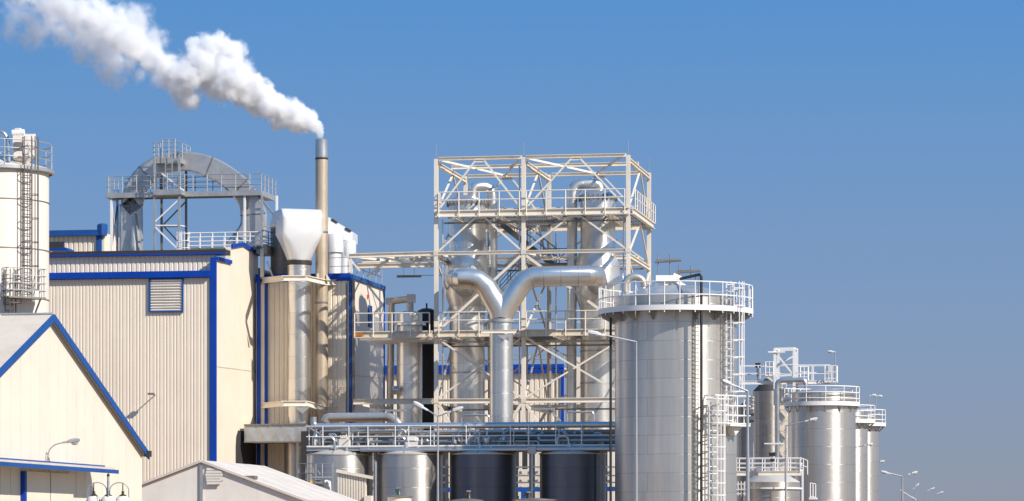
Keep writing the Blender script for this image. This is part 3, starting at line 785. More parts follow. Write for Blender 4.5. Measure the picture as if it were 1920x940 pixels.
# ------------------------------------------------------------------ hooded white stack, chimney and their gantry
D = 176.2
c = P(561, 1000, D); c.z = 0
hs = thing('hooded_stack', 'broad pale metal stack with a flared hood bent over its top', 'stack', c)
r0 = m(22, D)
part('shaft', MB().lathe(c, [(r0 * .92, 0), (r0 * .92, zat(790, D)), (r0, zat(780, D)), (r0, zat(498, D))], 40), M['ducts'], hs)
part('flange', MB().lathe(c, [(r0 * .98, zat(498, D)), (r0 * 1.08, zat(497, D)), (r0 * 1.08, zat(490, D)), (r0 * .98, zat(489, D))], 40), M['bronze'], hs)
def sq(cc, ax, ay, wx, wy, pw, n=32):
    o_ = []
    for k in range(n):
        a = 2 * math.pi * k / n; ca, sa = math.cos(a), math.sin(a)
        o_.append(cc + ax * (wx * math.copysign(abs(ca) ** pw, ca)) + ay * (wy * math.copysign(abs(sa) ** pw, sa)))
    return o_
X_ = Vector((1, 0, 0)); Y_ = Vector((0, 1, 0))
hv = Vector((-.30, .95, 0)).normalized(); hu = Vector((hv.y, -hv.x, 0))
wf = m(40, D); zc1 = zat(441, D); dep = .85
zt_h = zat(393, D)
rings = [sq(c + Z * zat(490, D), hu, hv, r0 * .95, r0 * .95, 1.0), sq(c + Z * zat(486, D), hu, hv, r0 * 1.04, r0 * .97, .8)]
for t in (.33, .66, 1.0):
    y_ = 486 + (440 - 486) * t
    rings.append(sq(c + Z * zat(y_, D), hu, hv, r0 + (wf - r0) * t, r0 + (dep - r0) * t, .8 - .65 * t))
rings.append(sq(c + Z * zat(412, D), hu, hv, wf * 1.0, dep, .24))
zc1 = zat(412, D); hgt = zt_h - zc1
for i in range(1, 8):                                # the top rolls over backwards
    a = R(90 * i / 7)
    front_z = zc1 + hgt * math.sin(a); front_o = -dep + hgt * (1 - math.cos(a))
    back_z = zc1 - .3 * math.sin(a); back_o = dep + .12 * math.sin(a)
    ctr = c + hv * ((front_o + back_o) / 2) + Z * ((front_z + back_z) / 2)
    ay = (hv * (back_o - front_o) + Z * (back_z - front_z)); hl_ = ay.length / 2; ay.normalize()
    rings.append(sq(ctr, hu, ay, wf * (1 - .02 * i / 7), hl_, .15))
lastr = rings[-1]
rings.append([Vector((p.x, p.y, min(p.z, zt_h - .02))) + hv * 1.5 for p in lastr])
part('hood', MB().loft(rings), M['hood'], hs, smooth=30)
part('riser', MB().lathe(c + hv * 2.7 - U * .35, [(.62, 16.2), (.62, zat(425, D + 3))], 24), M['galv_dark'], hs)
mb = MB().tube([c - V * .68 + Z * zat(529, D), c - V * .72 + Z * zat(520, D)], .1, 6)
# chimney
D2 = 176.6; cc = P(603, 1000, D2); cc.z = 0; rc = m(11.6, D2)
ch = thing('tall_chimney', 'slender tall metal chimney with rust bands giving off white steam', 'chimney', cc)
zc = zat(262, D2)
part('shaft', MB().lathe(cc, [(rc, 0), (rc, zc), (rc * .88, zc), (rc * .88, zc - 1.2)], 32, closed=False), M['stack'], ch)
for py in (298, 436, 568):
    part('joint_band', MB().lathe(cc, [(rc, zat(py + 2, D2)), (rc * 1.06, zat(py + 1.2, D2)), (rc * 1.06, zat(py - 1.2, D2)), (rc, zat(py - 2, D2))], 32, closed=False), M['bronze'] if py == 298 else M['galv_dark'] if py != 568 else M['galv_dark'], ch)
part('top_section', MB().lathe(cc, [(rc * 1.015, zat(297, D2)), (rc * 1.015, zc), (rc * 1.0, zc + .003)], 32, closed=False), M['pipe'], ch)
# support gantries at two heights
def gantry(name, label, y0, y1, y2, strut):
    o = thing(name, label, 'bracket', P(540, 1000, 175.95))
    a = P(474, y0, 179.45); b = P(532, y0 - 3, 174.25); c_ = P(575, y1, 174.25); d_ = P(610, y2, 176.45); e = P(652, y2 - 6, 177.95)
    zz = [zat(y0, 178.95), zat(y0 - 5, 174.25), zat(y0 - 5, 174.25), zat(y2, 176.45), zat(y2 - 1, 177.95)]
    pts = [Vector((p.x, p.y, z)) for p, z in zip((a, b, c_, d_, e), zz)]
    for p, q in zip(pts, pts[1:]): part('beam', MB().ibar(p, q, .2, .30), M['frame'], o)
    part('back_beam', MB().bar(pts[0] + V * 2.2 + U * 1.2, pts[-1] + V * 1.5, .12, .2), M['frame'], o)
    part('clamp_plate', MB().prism([P(553, y0 + 2, 174), P(580, y0 + 2, 174), P(567, y0 + 14, 174)], V * .05), M['galv'], o)
    part('post', MB().bar(P(606, y2 - 2, 177.45), P(606, y2 + 20, 177.45), .12, .12), M['frame'], o)
    if strut: part('strut', MB().bar(pts[0] + Z * .1, pts[0] - Z * .9 + U * .5, .08, .08).bar(pts[0] - Z * .9 + U * .5, pts[0] + U * .9, .08, .08), M['frame'], o)
    return o, pts
g1, gpts = gantry('stack_gantry', 'cream steel gantry clasping the stack and chimney below the hood', 527, 521, 530, False)
for cl_ in (MB().box(P(596, 518, 175.95), .1, .1, .3), MB().box(P(600, 516, 176.35), .08, .1, .35), MB().prism([P(612, 526, 176.25), P(620, 526, 176.25), P(612, 514, 176.25)], V * .05)): part('cleat', cl_, M['frame_rust'], g1)
g2, gpts2 = gantry('lower_gantry', 'rust-stained cream gantry clasping the stack just above the boxed duct', 762, 757, 768, True)
railing(g2, [P(584, 758, 178.95), P(600, 757, 177.25), P(620, 757, 176.35), P(643, 757, 176.95), P(649, 758, 179.1)], .92, (1, .55), r=.03, step=.7, mat='frame')
railing(g2, [P(505, 757, 179.1), P(533, 752, 179.1)], .9, (1, .5), r=.03, step=.5, mat='frame')
# creased rectangular duct at the stack foot
bd = thing('boxed_duct', 'grey galvanised boxed duct with cross-creased panels at the stack foot', 'duct', P(515, 1000, 176.95))
B0 = Plane(575, 174.15); 
f0 = B0.front(458, 797); f1 = B0.front(575, 795); zt = f1.z; zb = zat(829, 174.45)
mb = MB()
npn = 5
for k in range(npn):
    a = f0 + (f1 - f0) * (k / npn); b = f0 + (f1 - f0) * ((k + 1) / npn)
    a0, a1, b0_, b1 = [Vector((p.x, p.y, z)) for p, z in ((a, zb), (a, zt), (b, zb), (b, zt))]
    mid = (a0 + b1) / 2 - V * .05
    mb.add([a0, b0_, b1, a1, mid], [(0, 1, 4), (1, 2, 4), (2, 3, 4), (3, 0, 4)])
part('creased_panel', mb, M['galv'], bd, smooth=0)
fl, fr = Vector((f0.x, f0.y, zb)), Vector((f1.x, f1.y, zb))
part('duct_body', MB().prism([fl + V * .03, fr + V * .03, fr + V * 2.6, fl + V * 3.2 - U * .1], Z * (zt - zb)), M['galv'], bd, smooth=0)
part('rim', MB().bar(f0 - V * .05 + Z * 0, f1 - V * .05, .1, .07).bar(fl - V * .05, fr - V * .05, .1, .07), M['galv_dark'], bd)
part('outlet_shaft', MB().lathe(P(552, 1000, 176.15).xy.to_3d(), [(m(19, 175.95), 0), (m(19, 175.95), zb - .02)], 28), M['pipe_stained'], bd)
part('cowl', MB().lathe(P(572, 1000, 175.55).xy.to_3d(), [(m(12, 174.95), 0), (m(12, 174.95), zat(858, 174.95)), (m(9, 174.95), zat(838, 174.95)), (m(2, 174.95), zb - .1)], 20), M['pipe'], bd)
# doorway opening in the gable wall below
dq0 = MBP.side(441, 880, .03); dq1 = MBP.side(480, 880, .03)
ztd = MBP.side(450, 808).z
mb = MB().prism([dq0.xy.to_3d(), dq1.xy.to_3d(), dq1.xy.to_3d() + Z * ztd, dq0.xy.to_3d() + V * .5 + Z * ztd, dq0.xy.to_3d() + V * .12 + Z * (ztd - .35), dq0.xy.to_3d() + Z * (ztd - .9)], U * .05)
part('opening', mb, M['dark_inside'], mbd, smooth=0)
part('raker', MB().bar(P(478, 880, 177.95), P(508, 838, 177.95), .12, .12), M['frame'], bd)
lh = thing('lower_structure', 'dim steel ladder frame in the shadow below the boxed duct', 'frame', P(520, 1000, 179.1))
for px in (505, 522, 534): part('post', MB().bar(P(px, 1005, 179.1), P(px, 832, 179.1), .12, .12), M['frame'], lh)
for py in (850, 866, 880): part('rail', MB().bar(P(500, py, 179), P(536, py - 4, 179), .06, .06), M['frame'], lh)

# white silencers on the second building's roof
sv = thing('roof_silencer', 'white twin-drum silencer with a sloping white casing on the roof behind the chimney', 'silencer', P(635, 515, 179))
Dv = 179.0
for (px, r_, y0, y1, dd) in ((627, 17, 441, 474, 0), (655, 13, 450, 480, 1.2)):
    q = P(px, 500, Dv + dd); part('drum', MB().lathe(q, [(m(r_, Dv), zat(y1, Dv)), (m(r_, Dv), zat(y0, Dv)), (m(r_ * .97, Dv), zat(y0 - 1, Dv))], 28), M['hood'], sv)
for (px, r_, y0, y1, dd) in ((626, 14, 474, 520, 0), (646, 10, 480, 520, 1.0)):
    q = P(px, 500, Dv + dd); part('drum_foot', MB().lathe(q, [(m(r_, Dv), zat(y1, Dv)), (m(r_, Dv), zat(y0, Dv))], 24), M['hood'], sv)
mb = MB().prism([P(600, 500, Dv + .6), P(600, 402, Dv + .6), P(615, 407, Dv + .6), P(615, 500, Dv + .6)], V * 1.2)
part('casing_front', mb, M['hood'], sv)
mb = MB().prism([P(616, 441, Dv + .8), P(616, 409, Dv + .8), P(633, 419, Dv + 1.4), P(647, 428, Dv + 1.9), P(661, 437, Dv + 2.4), P(661, 455, Dv + 2.4)], V * 1.3)
part('casing', mb, M['hood'], sv, smooth=0)
mb = MB().bar(P(622, 411, Dv + .9), P(632, 418, Dv + 1.3), .1, .06).bar(P(648, 428, Dv + 1.8), P(658, 434, Dv + 2.2), .1, .06)
part('casing_edge', mb, M['bronze'], sv)

# ------------------------------------------------------------------ process tower
TW = Plane(1178, 170.0)
a_mid = (TW.front(982, 600) - TW.front(1178, 600)).dot(U); a_left = (TW.front(818, 600) - TW.front(1178, 600)).dot(U)
BD = 8.38
def ty(py): return zat(py, 170.0)
zTop, zDk, zMid, zPl, zLow = ty(291), ty(391), ty(470), ty(618), ty(750)
tw = thing('process_tower', 'open cream steel tower frame of cross-braced bays around two shiny columns', 'tower', TW.o + U * (a_left / 2))
A3 = (a_left, a_mid, 0.0)
for b in (0, BD):
    for a in A3:
        base_ = TW.at(a, b, 0); part('column', MB().ibar(base_, TW.at(a, b, zTop), .21, .20, V), M['frame'], tw)
def fb_(p, q, w=.18, h=.2, nm='beam', mt_='frame'): part(nm, MB().ibar(p, q, w, h), M[mt_], tw)
def br_(p, q, w=.1, mt_='frame'): part('brace', MB().bar(p, q, w, w), M[mt_], tw)
gap = .13
def grating(parent, pl_, a0, a1, b0, b1, z, step=.13):
    mb = MB(); n = int((a1 - a0) / step)
    for k in range(n + 1):
        a = a0 + (a1 - a0) * k / n; mb.box(pl_.at(a, (b0 + b1) / 2, z - .025), .045, b1 - b0, .035)
    for k in range(6): mb.box(pl_.at((a0 + a1) / 2, b0 + (b1 - b0) * k / 5, z - .03), a1 - a0, .05, .05)
    return part('deck_slat', mb, M['grate'], parent, smooth=0)
for b in (0, BD):
    for z_, h_ in ((zTop, .19), (zMid, .19), (zLow, .27)):
        for a0, a1 in ((a_left, a_mid), (a_mid, 0.0)):
            fb_(TW.at(a0 + gap, b, z_), TW.at(a1 - gap, b, z_), .2, h_)
for a in A3:
    for z_ in (zTop, zMid, zPl - .2, zLow):
        fb_(TW.at(a, gap, z_ - .26), TW.at(a, BD - gap, z_ - .26), .2, .24)
# decks
for z_, lft in ((zDk, a_left), (zPl, a_left)):
    grating(tw, TW, lft + .05, -.05, .15, BD - .15, z_)
    for b, s_ in ((0, -1), (BD, 1)):
        fb_(TW.at(lft, b + s_ * .24, z_ - .14), TW.at(.1, b + s_ * .24, z_ - .14), .2, .36, 'deck_beam', 'frame' if z_ == zDk else 'frame_rust')
    for a in (a_left + .9, a_mid - 1.5, a_mid + 1.6, -1.2): part('joist', MB().bar(TW.at(a, .2, z_ - .22), TW.at(a, BD - .2, z_ - .22), .12, .26), M['frame'], tw)
    fb_(TW.at(.24, 0, z_ - .14), TW.at(.24, BD, z_ - .14), .2, .34, 'deck_beam')
mb = MB()
for z_ in (zDk,): railing(tw, [TW.at(a_left + .1, .5, z_ + .02), TW.at(a_left + .12, -.3, z_ - .1)], 1.0, r=.03, step=.9, mat='frame')
for z_ in (zDk, zPl):
    for a0, a1 in ((a_left + .2, a_mid - .18), (a_mid + .2, -.15)): railing(tw, [TW.at(a0, -.36, z_ + .02), TW.at(a1, -.36, z_ + .02)], .98, (1, .56), r=.034, step=.98, mat='frame', drop=.35)
    railing(tw, [TW.at(.36, .1, z_), TW.at(.36, BD - .1, z_)], 1.0, (1, .55), r=.03, step=.9, mat='frame')
    railing(tw, [TW.at(a_left, BD + .2, z_), TW.at(0, BD + .2, z_)], 1.0, (1, .55), r=.028, step=1.1, mat='frame')
# braces, front and back
for b, w_ in ((-.04, .09), (BD + .04, .08)):
    for a0, a1 in ((a_left, a_mid), (a_mid, 0.0)):
        am = (a0 + a1) / 2
        for zt_, zb_ in ((zTop - .15, zDk + .15), (zDk - .35, zMid + .15)):
            br_(TW.at(am - .25, b, zt_), TW.at(a0 + .18, b, zb_), w_); br_(TW.at(am + .25, b, zt_), TW.at(a1 - .18, b, zb_), w_)
            part('gusset', MB().box(TW.at(am, b, zt_ + .02), .56, .03, .2), M['frame'], tw)
        br_(TW.at(a_mid + (.15 if a1 == 0 else -.15), b, zMid - .2), TW.at(a1 - .2 if a1 == 0 else a0 + .2, b, zPl + .1), .14)
        br_(TW.at(a0 + .15, b - .09, zPl - .4), TW.at(a1 - .15, b - .09, zLow + .2), w_); br_(TW.at(a0 + .15, b + .09, zLow + .2), TW.at(a1 - .15, b + .09, zPl - .4), w_)
        br_(TW.at(a0 + .15, b, zLow - .2), TW.at(a0 + 1.9, b, 6.2), .15); br_(TW.at(a1 - .15, b, zLow - .2), TW.at(a1 - 1.9, b, 6.2), .15)
for a in (0.0, a_left, a_mid):
    bm_ = BD / 2
    for zt_, zb_ in ((zTop - .4, zDk + .1), (zDk - .4, zMid - .1), (zPl - .5, zLow)):
        br_(TW.at(a, bm_ + .3, zt_), TW.at(a, .25, zb_), .085); br_(TW.at(a, bm_ - .3 + .9, zt_), TW.at(a, BD - .25, zb_), .085)
    br_(TW.at(a, .25, zMid - .5), TW.at(a, BD - .3, zPl + .2), .085); br_(TW.at(a + .1, .25, zPl + .2), TW.at(a + .1, BD - .3, zMid - .5), .085)
for z_ in (zTop, zMid):                              # flat bracing under the roof frame
    for a0, a1 in ((a_left, a_mid), (a_mid, 0.0)):
        br_(TW.at(a0 + .2, .3, z_ - .05), TW.at((a0 + a1) / 2, BD - .3, z_ - .05), .11); br_(TW.at((a0 + a1) / 2, BD - .3, z_ + .08), TW.at(a1 - .2, .3, z_ + .08), .11)
    fb_(TW.at(a_left, BD / 2, z_ + .02), TW.at(0, BD / 2, z_ + .02), .14, .2)
for a, b in ((a_left, 0), (a_mid, 0), (0, 0), (0, BD)):
    part('lightning_rod', MB().tube([TW.at(a, b, zTop + .1), TW.at(a, b, zTop + .8)], .018, 5), M['galv'], tw)
for a in A3:
    for z_ in (zMid, zLow):
        part('joint_plate', MB().box(TW.at(a, -.115, z_), .27, .018, .24), M['frame_rust'], tw)
for a, b, z0, z1 in ((a_left + .3, .25, 4, zDk - .4), (a_mid - .28, .3, 4, zTop - .4), (-.3, .35, zLow, zDk - .4), (a_mid + .45, BD - .4, 5, zDk - .5), (a_left + 3.6, BD - .5, 5, zPl - .3)):
    part('conduit', MB().tube([TW.at(a, b, z0), TW.at(a, b, z1)], .045, 6), M['pipe'], tw)
for z_, b in ((zPl - .55, .5), (zPl - .75, 1.0), (zLow - .45, .6), (zDk - .5, 1.2), (zMid - .35, BD - 1)):
    part('cable_tray', MB().box(TW.at(a_left / 2, b, z_), -a_left - .4, .3, .07), M['galv_dark'], tw)
# stair flights inside the rear bay
def flight(p, q, w, mt_='galv_dark'):
    mb = MB(); d = q - p
    for s_ in (0, w): mb.bar(p + V * s_, q + V * s_, .06, .28)
    n = int(abs(d.z) / .22)
    for k in range(1, n): mb.box(p + d * (k / n) + V * (w / 2), .26, w, .035)
    st = part('stair_flight', mb, M[mt_], tw)
    for s_ in (0, w): railing(tw, [p + V * s_ + Z * .1, q + V * s_ + Z * .1], .95, (1, .5), r=.024, step=1.0, mat=mt_)
flight(TW.at(a_left + 2.4, 6.4, zDk - .1), TW.at(a_mid + .6, 6.4, zMid - .2), .8)
flight(TW.at(a_mid - .6, 5.2, zMid - .2), TW.at(a_left + 2.4, 5.2, ty(545)), .8)
part('stair_landing', MB().box(TW.at(a_mid + .9, 6, zMid - .22), 1.8, 2.2, .1), M['galv_dark'], tw); part('stair_landing', MB().box(TW.at(a_left + 2.0, 6, ty(547)), 1.4, 2.2, .1), M['galv_dark'], tw)
railing(tw, [TW.at(a_mid + 1.8, 5, zMid - .2), TW.at(a_mid + 1.8, 7, zMid - .2), TW.at(a_mid + .2, 7, zMid - .2)], 1.0, (1, .5), r=.024, step=.6, mat='galv_dark')
# side platform joining the second building
pa = (TW.front(664, 600) - TW.front(1178, 600)).dot(U)
spf = thing('side_platform', 'cream railed steel platform with a rusty beam end beside the second building', 'platform', TW.at(pa / 2 + a_left / 2, 0, 0))
def spb(p, q, w, h, nm, mt_='frame'): part(nm, MB().ibar(p, q, w, h), M[mt_], spf)
spb(TW.at(pa, -.24, zPl - .14), TW.at(a_left - .16, -.24, zPl - .14), .2, .36, 'beam', 'frame_rust')
grating(spf, TW, pa + .15, a_left - .15, 0, 4.9, zPl)
for b in (1.4, 3.2, 4.9): part('joist', MB().bar(TW.at(pa, b, zPl - .22), TW.at(a_left - .2, b, zPl - .22), .12, .26), M['frame'], spf)
spb(TW.at(pa, -.2, zLow), TW.at(a_left - .16, -.2, zLow), .2, .3, 'beam', 'frame_rust')
part('joist', MB().bar(TW.at(pa, 0, zLow), TW.at(pa + .8, 5, zLow - .2), .12, .26), M['frame'], spf)
railing(spf, [TW.at(pa + .1, -.36, zPl + .02), TW.at(a_left - .3, -.36, zPl + .02)], .98, (1, .5), r=.034, step=.98, mat='frame', drop=.3)
part('rusty_patch', MB().box(TW.at(pa + .32, -.35, zPl - .14), .55, .012, .20), paint('orange_rust', (0.45, 0.17, 0.03), 0.8, var=.4, scale=4), spf)
# pipe bridge at the upper level from the second building
bgr = thing('pipe_bridge', 'cream steel bridge beams running from the tower to the second building roof', 'bridge', TW.at(pa, 1.5, 0))
pb2 = (TW.front(655, 480) - TW.front(1178, 480)).dot(U)
for b, dz in ((0, 0), (3.2, 0)):
    part('beam', MB().ibar(TW.at(pb2, b, zMid - .05), TW.at(a_left - .16, b, zMid), .2, .24), M['frame'], bgr)
part('lower_beam', MB().ibar(TW.at(pb2 + .1, 1.2, zMid - .5), TW.at(a_left - .1, 1.2, zMid - .5), .22, .26), M['frame'], bgr)
for k in range(3):
    a0 = pb2 + (a_left - pb2) * k / 3; a1 = pb2 + (a_left - pb2) * (k + 1) / 3
    part('brace', MB().bar(TW.at(a0, .1, zMid - .05), TW.at(a1, 3.1, zMid - .1), .12, .12), M['frame'], bgr)
sq_ = TW.at(pb2 + .9, 3, 0)
part('prop', MB().bar(sq_ + Z * zs, sq_ + Z * (zMid - .2), .16, .16).bar(sq_ + Z * (zMid - .9) - U * .6, sq_ + Z * (zMid - .2) + U * .5, .1, .1), M['frame'], bgr)
part('prop', MB().bar(TW.at(pb2 + .1, 0, zs - .2), TW.at(pb2 + .1, 0, zMid - .2), .14, .14).bar(TW.at(pb2, 0, zMid - .2), TW.at(pb2 + .6, 0, zs - .1), .08, .08), M['frame'], bgr)
# strip light on a cable
q = TW.front(767, 519, 4.0)
single('strip_light', MB().box(q, 1.35, .18, .09).bar(q + U * -.7 + Z * .07, q + U * 2.6 + Z * .05, .03, .03).bar(q - U * .3 + Z * .05, q - U * .3 + Z * 1.0, .015, .015).bar(q + U * .3 + Z * .05, q + U * .3 + Z * 1.0, .015, .015), M['galv_dark'], 'grey strip light hanging below the pipe bridge against the sky', 'lamp')

# ------------------------------------------------------------------ distillation columns
def column(name, label, px, Dc, prof, pipe_pts, pr_):
    c = P(px, 1000, Dc); c.z = 0
    o = thing(name, label, 'column', c)
    part('shell', MB().lathe(c, [(m(r, Dc), zat(y, Dc)) for r, y in prof], 56), M['column'], o)
    zl = zat(prof[-1][1], Dc); r = m(prof[-1][0], Dc)
    part('lid', MB().lathe(c, [(r * 1.06, zl), (r * 1.08, zl + .1), (r * 1.02, zl + .13), (r * .95, zl + .22), (r * .6, zl + .42), (r * .25, zl + .5)], 56), M['pipe'], o)
    mb = MB()
    for k in range(24):
        a = 2 * math.pi * k / 24; q = c + Vector((math.cos(a), math.sin(a), 0)) * (r * 1.07)
        mb.bar(q + Z * (zl - .12), q + Z * (zl + .2), .06, .06)
    part('bolt', mb, M['galv_dark'], o)
    part('vapour_pipe', MB().tube(fillet(pipe_pts, .55, 5), pr_, 18), M['ducts'], o)
    return o, c
Dc = 175.2
colL, cL = column('distillation_column', 'shiny clad column under the shorter pipe loop in the tower', 876, Dc,
    [(33, 1075), (33, 585), (33, 584), (34, 575), (42, 556), (42, 492), (35, 470), (35, 384)],
    [P(886, 375, Dc), P(886, 350, Dc), P(923, 350, Dc + .3), P(923, 420, Dc + .3), P(924, 800, Dc + .3)], m(9.5, Dc))
colR, cR = column('distillation_column', 'shiny clad column under the taller pipe loop in the tower', 1121, Dc - .4,
    [(33, 1075), (33, 590), (34, 580), (42, 552), (42, 492), (33, 470), (33, 374)],
    [P(1125, 370, Dc), P(1125, 345, Dc), P(1073, 345, Dc - .2), P(1073, 420, Dc - .2), P(1071, 800, Dc - .2)], m(9.5, Dc))
colL['group'] = colR['group'] = 'distillation columns in the tower'
for o_, c_, ys in ((colL, cL, (590, 640, 700)), (colR, cR, (600, 660, 720))):
    for y in ys:
        r = m(33, Dc); part('cladding_band', MB().lathe(c_, [(r, zat(y + 1.5, Dc)), (r + .015, zat(y + 1.5, Dc)), (r + .015, zat(y - 1.5, Dc)), (r, zat(y - 1.5, Dc))], 56, closed=False), M['galv'], o_)
# third, shorter column by the side platform and its box-cornered pipe
Dd = 176.2; c = P(768, 1000, Dd); c.z = 0
o3 = thing('short_column', 'short clad column rising through the side platform under a square-cornered pipe', 'column', c)
rr_ = m(24, Dd)
part('shell', MB().lathe(c, [(rr_, 0), (rr_, zat(612, Dd)), (rr_ * 1.28, zat(611, Dd)), (rr_ * 1.28, zat(606, Dd)), (rr_, zat(605, Dd)), (rr_, zat(588, Dd)), (rr_ * .5, zat(584, Dd))], 48), M['column'], o3)
part('vapour_pipe', MB().tube([P(769, 590, Dd), P(769, 561, Dd), P(734, 565, Dd + 1.2), P(731, 800, Dd + 1.2)], m(6.5, Dd), 14), M['pipe_stained'], o3)
part('pipe_corner', MB().box(P(771, 560, Dd), .42, .42, .46).box(P(731, 565, Dd + 1.2), .40, .40, .36), M['pipe_stained'], o3)
part('nozzle', MB().tube([P(748, 732, Dd - .7), P(738, 732, Dd - .7)], .24, 14).tube([P(738, 732, Dd - .7), P(736, 732, Dd - .7)], .3, 14), M['pipe'], o3)
c = P(800, 1000, 178); c.z = 0
o4 = thing('dark_vessel', 'black domed vessel standing behind the short column at the side platform', 'vessel', c)
part('shell', MB().lathe(c, [(m(19, 178), 0), (m(19, 178), zat(590, 178)), (m(17, 178), zat(583, 178)), (m(9, 178), zat(579, 178)), (.05, zat(578, 178))], 32), M['black'], o4)
part('vent_pin', MB().tube([c + Z * zat(579, 178), c + Z * zat(569, 178)], .05, 6), M['black'], o4)

# ------------------------------------------------------------------ forked exhaust duct
Dy = 167.6; rd = m(22, Dy)
yc = P(940, 1000, Dy); yc.z = 0
fd = thing('forked_duct', 'large Y-shaped polished duct joining the two columns into one downpipe', 'duct', yc)
zj = zat(602, Dy)
part('downpipe', MB().lathe(yc, [(rd, 0), (rd, zj)], 40), M['ducts'], fd)
part('collar', MB().lathe(yc, [(rd, zat(606, Dy)), (rd * 1.1, zat(605, Dy)), (rd * 1.1, zat(600, Dy)), (rd, zat(599, Dy))], 40), M['galv'], fd)
jt = P(940, 596, Dy)
M['seam_dark'] = paint('duct_seam', (0.40, 0.385, 0.36), 0.45, metal=0.6)
def branch(pts, rr):
    b_ = part('branch', MB().tube(pts, rr, 32), M['pipe_branch'], fd)
    for a, b in zip(pts, pts[1:]):
        d = b - a
        if d.length < .42: continue
        n = max(1, int(d.length / .72))
        for k in range(n):
            q = a + d * ((k + .5) / n); part('seam_band', MB().tube([q - d.normalized() * .018, q + d.normalized() * .018], rd * .882, 32), M['seam_dark'], b_)
M['pipe_branch'] = paint('polished_duct', (0.71, 0.675, 0.625), 0.30, metal=0.88, var=0.06, scale=1.0, bump=0.02)
Lh = P(905, 522, Dy - .05); Rh = P(1000, 518, Dy - .05)
branch([jt, P(938, 583, Dy), P(913, 540, Dy), P(897, 526, Dy), P(880, 522, Dy), P(868, 522, Dy), P(857, 522, Dy + .45), P(855, 522, Dy + 1.2), Vector((cL.x, cL.y, zat(522, Dy)))], [rd * .98, rd, rd * .92, rd * .87, rd * .87, rd * .87, rd * .87, rd * .87, rd * .86])
branch([jt, P(943, 583, Dy), P(972, 540, Dy), P(986, 525, Dy), P(1003, 519, Dy), P(1100, 517, Dy), P(1112, 517, Dy + .3), P(1117, 517, Dy + .9), Vector((cR.x, cR.y, zat(517, Dy)))], [rd * .98, rd, rd * .92, rd * .87, rd * .87, rd * .87, rd * .87, rd * .87, rd * .86])
part('clamp_band', MB().ibar(P(902, 622, Dy - .8), P(968, 622, Dy - .8), .1, .16), M['frame'], fd)
part('clamp_plate', MB().prism([P(930, 627, Dy - .78), P(956, 627, Dy - .78), P(945, 638, Dy - .78)], V * .05), M['galv'], fd)

# ------------------------------------------------------------------ big tank with gallery
Db = 136.0; c = P(1267, 1000, Db); c.z = 0; rb_ = m(114, Db)
bt = thing('big_tank', 'huge stainless steel tank with a white railed gallery round its top', 'tank', c)
fr_ = Db - rb_
zk = zat(552, fr_)
zg = zat(578, Db - 3.2)
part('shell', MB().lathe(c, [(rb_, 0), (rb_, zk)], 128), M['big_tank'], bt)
part('roof', MB().lathe(c, [(rb_ * .985, zk + .003), (rb_ * .98, zk + .04), (rb_ * .45, zat(539, Db)), (.25, zat(535, Db))], 96), M['galv'], bt)
ro = m(144, Db)
part('gallery_deck', MB().lathe(c, [(rb_ + .03, zg - .05), (ro, zg - .05), (ro, zg + .02), (rb_ + .03, zg + .02), (rb_ + .03, zg - .05)], 96, closed=False), M['grate'], bt)
part('gallery_toe', MB().lathe(c, [(ro - .01, zg - .07), (ro + .03, zg - .07), (ro + .03, zg + .15), (ro - .01, zg + .15), (ro - .01, zg - .07)], 96, closed=False), M['white'], bt)
for k in range(18):
    a = 2 * math.pi * (k + .3) / 18; o_ = Vector((math.cos(a), math.sin(a), 0)); t_ = Vector((-o_.y, o_.x, 0))
    q = c + o_ * (rb_ + .01) - t_ * .02
    part('bracket', MB().prism([q + Z * (zg - .06), q + o_ * .62 + Z * (zg - .06), q + o_ * .62 + Z * (zg - .14), q + o_ * .12 + Z * (zg - .42), q + Z * (zg - .42)], t_ * .04), M['galv'], bt, smooth=0)
railing(bt, [c + Vector((math.cos(a), math.sin(a), 0)) * ro + Z * zg for a in [2 * math.pi * i / 72 for i in range(72)]], 1.12, (1, .52), r=.026, step=.64, mat='white', closed=True, drop=.16)
dd_ = Db - .4
gq = P(1172, 548, dd_)
part('gooseneck_vent', MB().tube([gq] + [Vector((gq.x + .40 - .40 * math.cos(R(a)), dd_, gq.z + .32 + .34 * math.sin(R(a)))) for a in range(0, 181, 20)] + [Vector((gq.x + .80, dd_, gq.z + .24))], .15, 16), M['pipe_stained'], bt)
part('roof_nozzle', MB().tube([P(1216, 556, dd_), P(1216, 534, dd_)], .1, 10), M['pipe'], bt); part('roof_nozzle', MB().tube([P(1190, 556, dd_), P(1190, 545, dd_)], .05, 8), M['pipe'], bt)
mb = MB().slot(0).box(P(1250, 523, dd_), m(42, dd_), .7, m(11, dd_), X_, Y_).slot(1).box(P(1254, 535, dd_), m(20, dd_), .5, m(10, dd_), X_, Y_).slot(0).bar(P(1268, 528, dd_), P(1284, 538, dd_), .4, .16).slot(1).tube([P(1262, 517, dd_ + .2), P(1276, 523, dd_ + .2)], .12, 10).slot(2).box(P(1248, 540, dd_), m(40, dd_), .5, .08, X_, Y_).slot(3).bar(P(1231, 530, dd_ - .3), P(1231, 550, dd_ - .3), .09, .09).slot(3).bar(P(1259, 530, dd_ - .3), P(1259, 546, dd_ - .3), .09, .09)
part('drive_unit', mb, [M['white'], M['silo'], M['black'], M['galv']], bt)
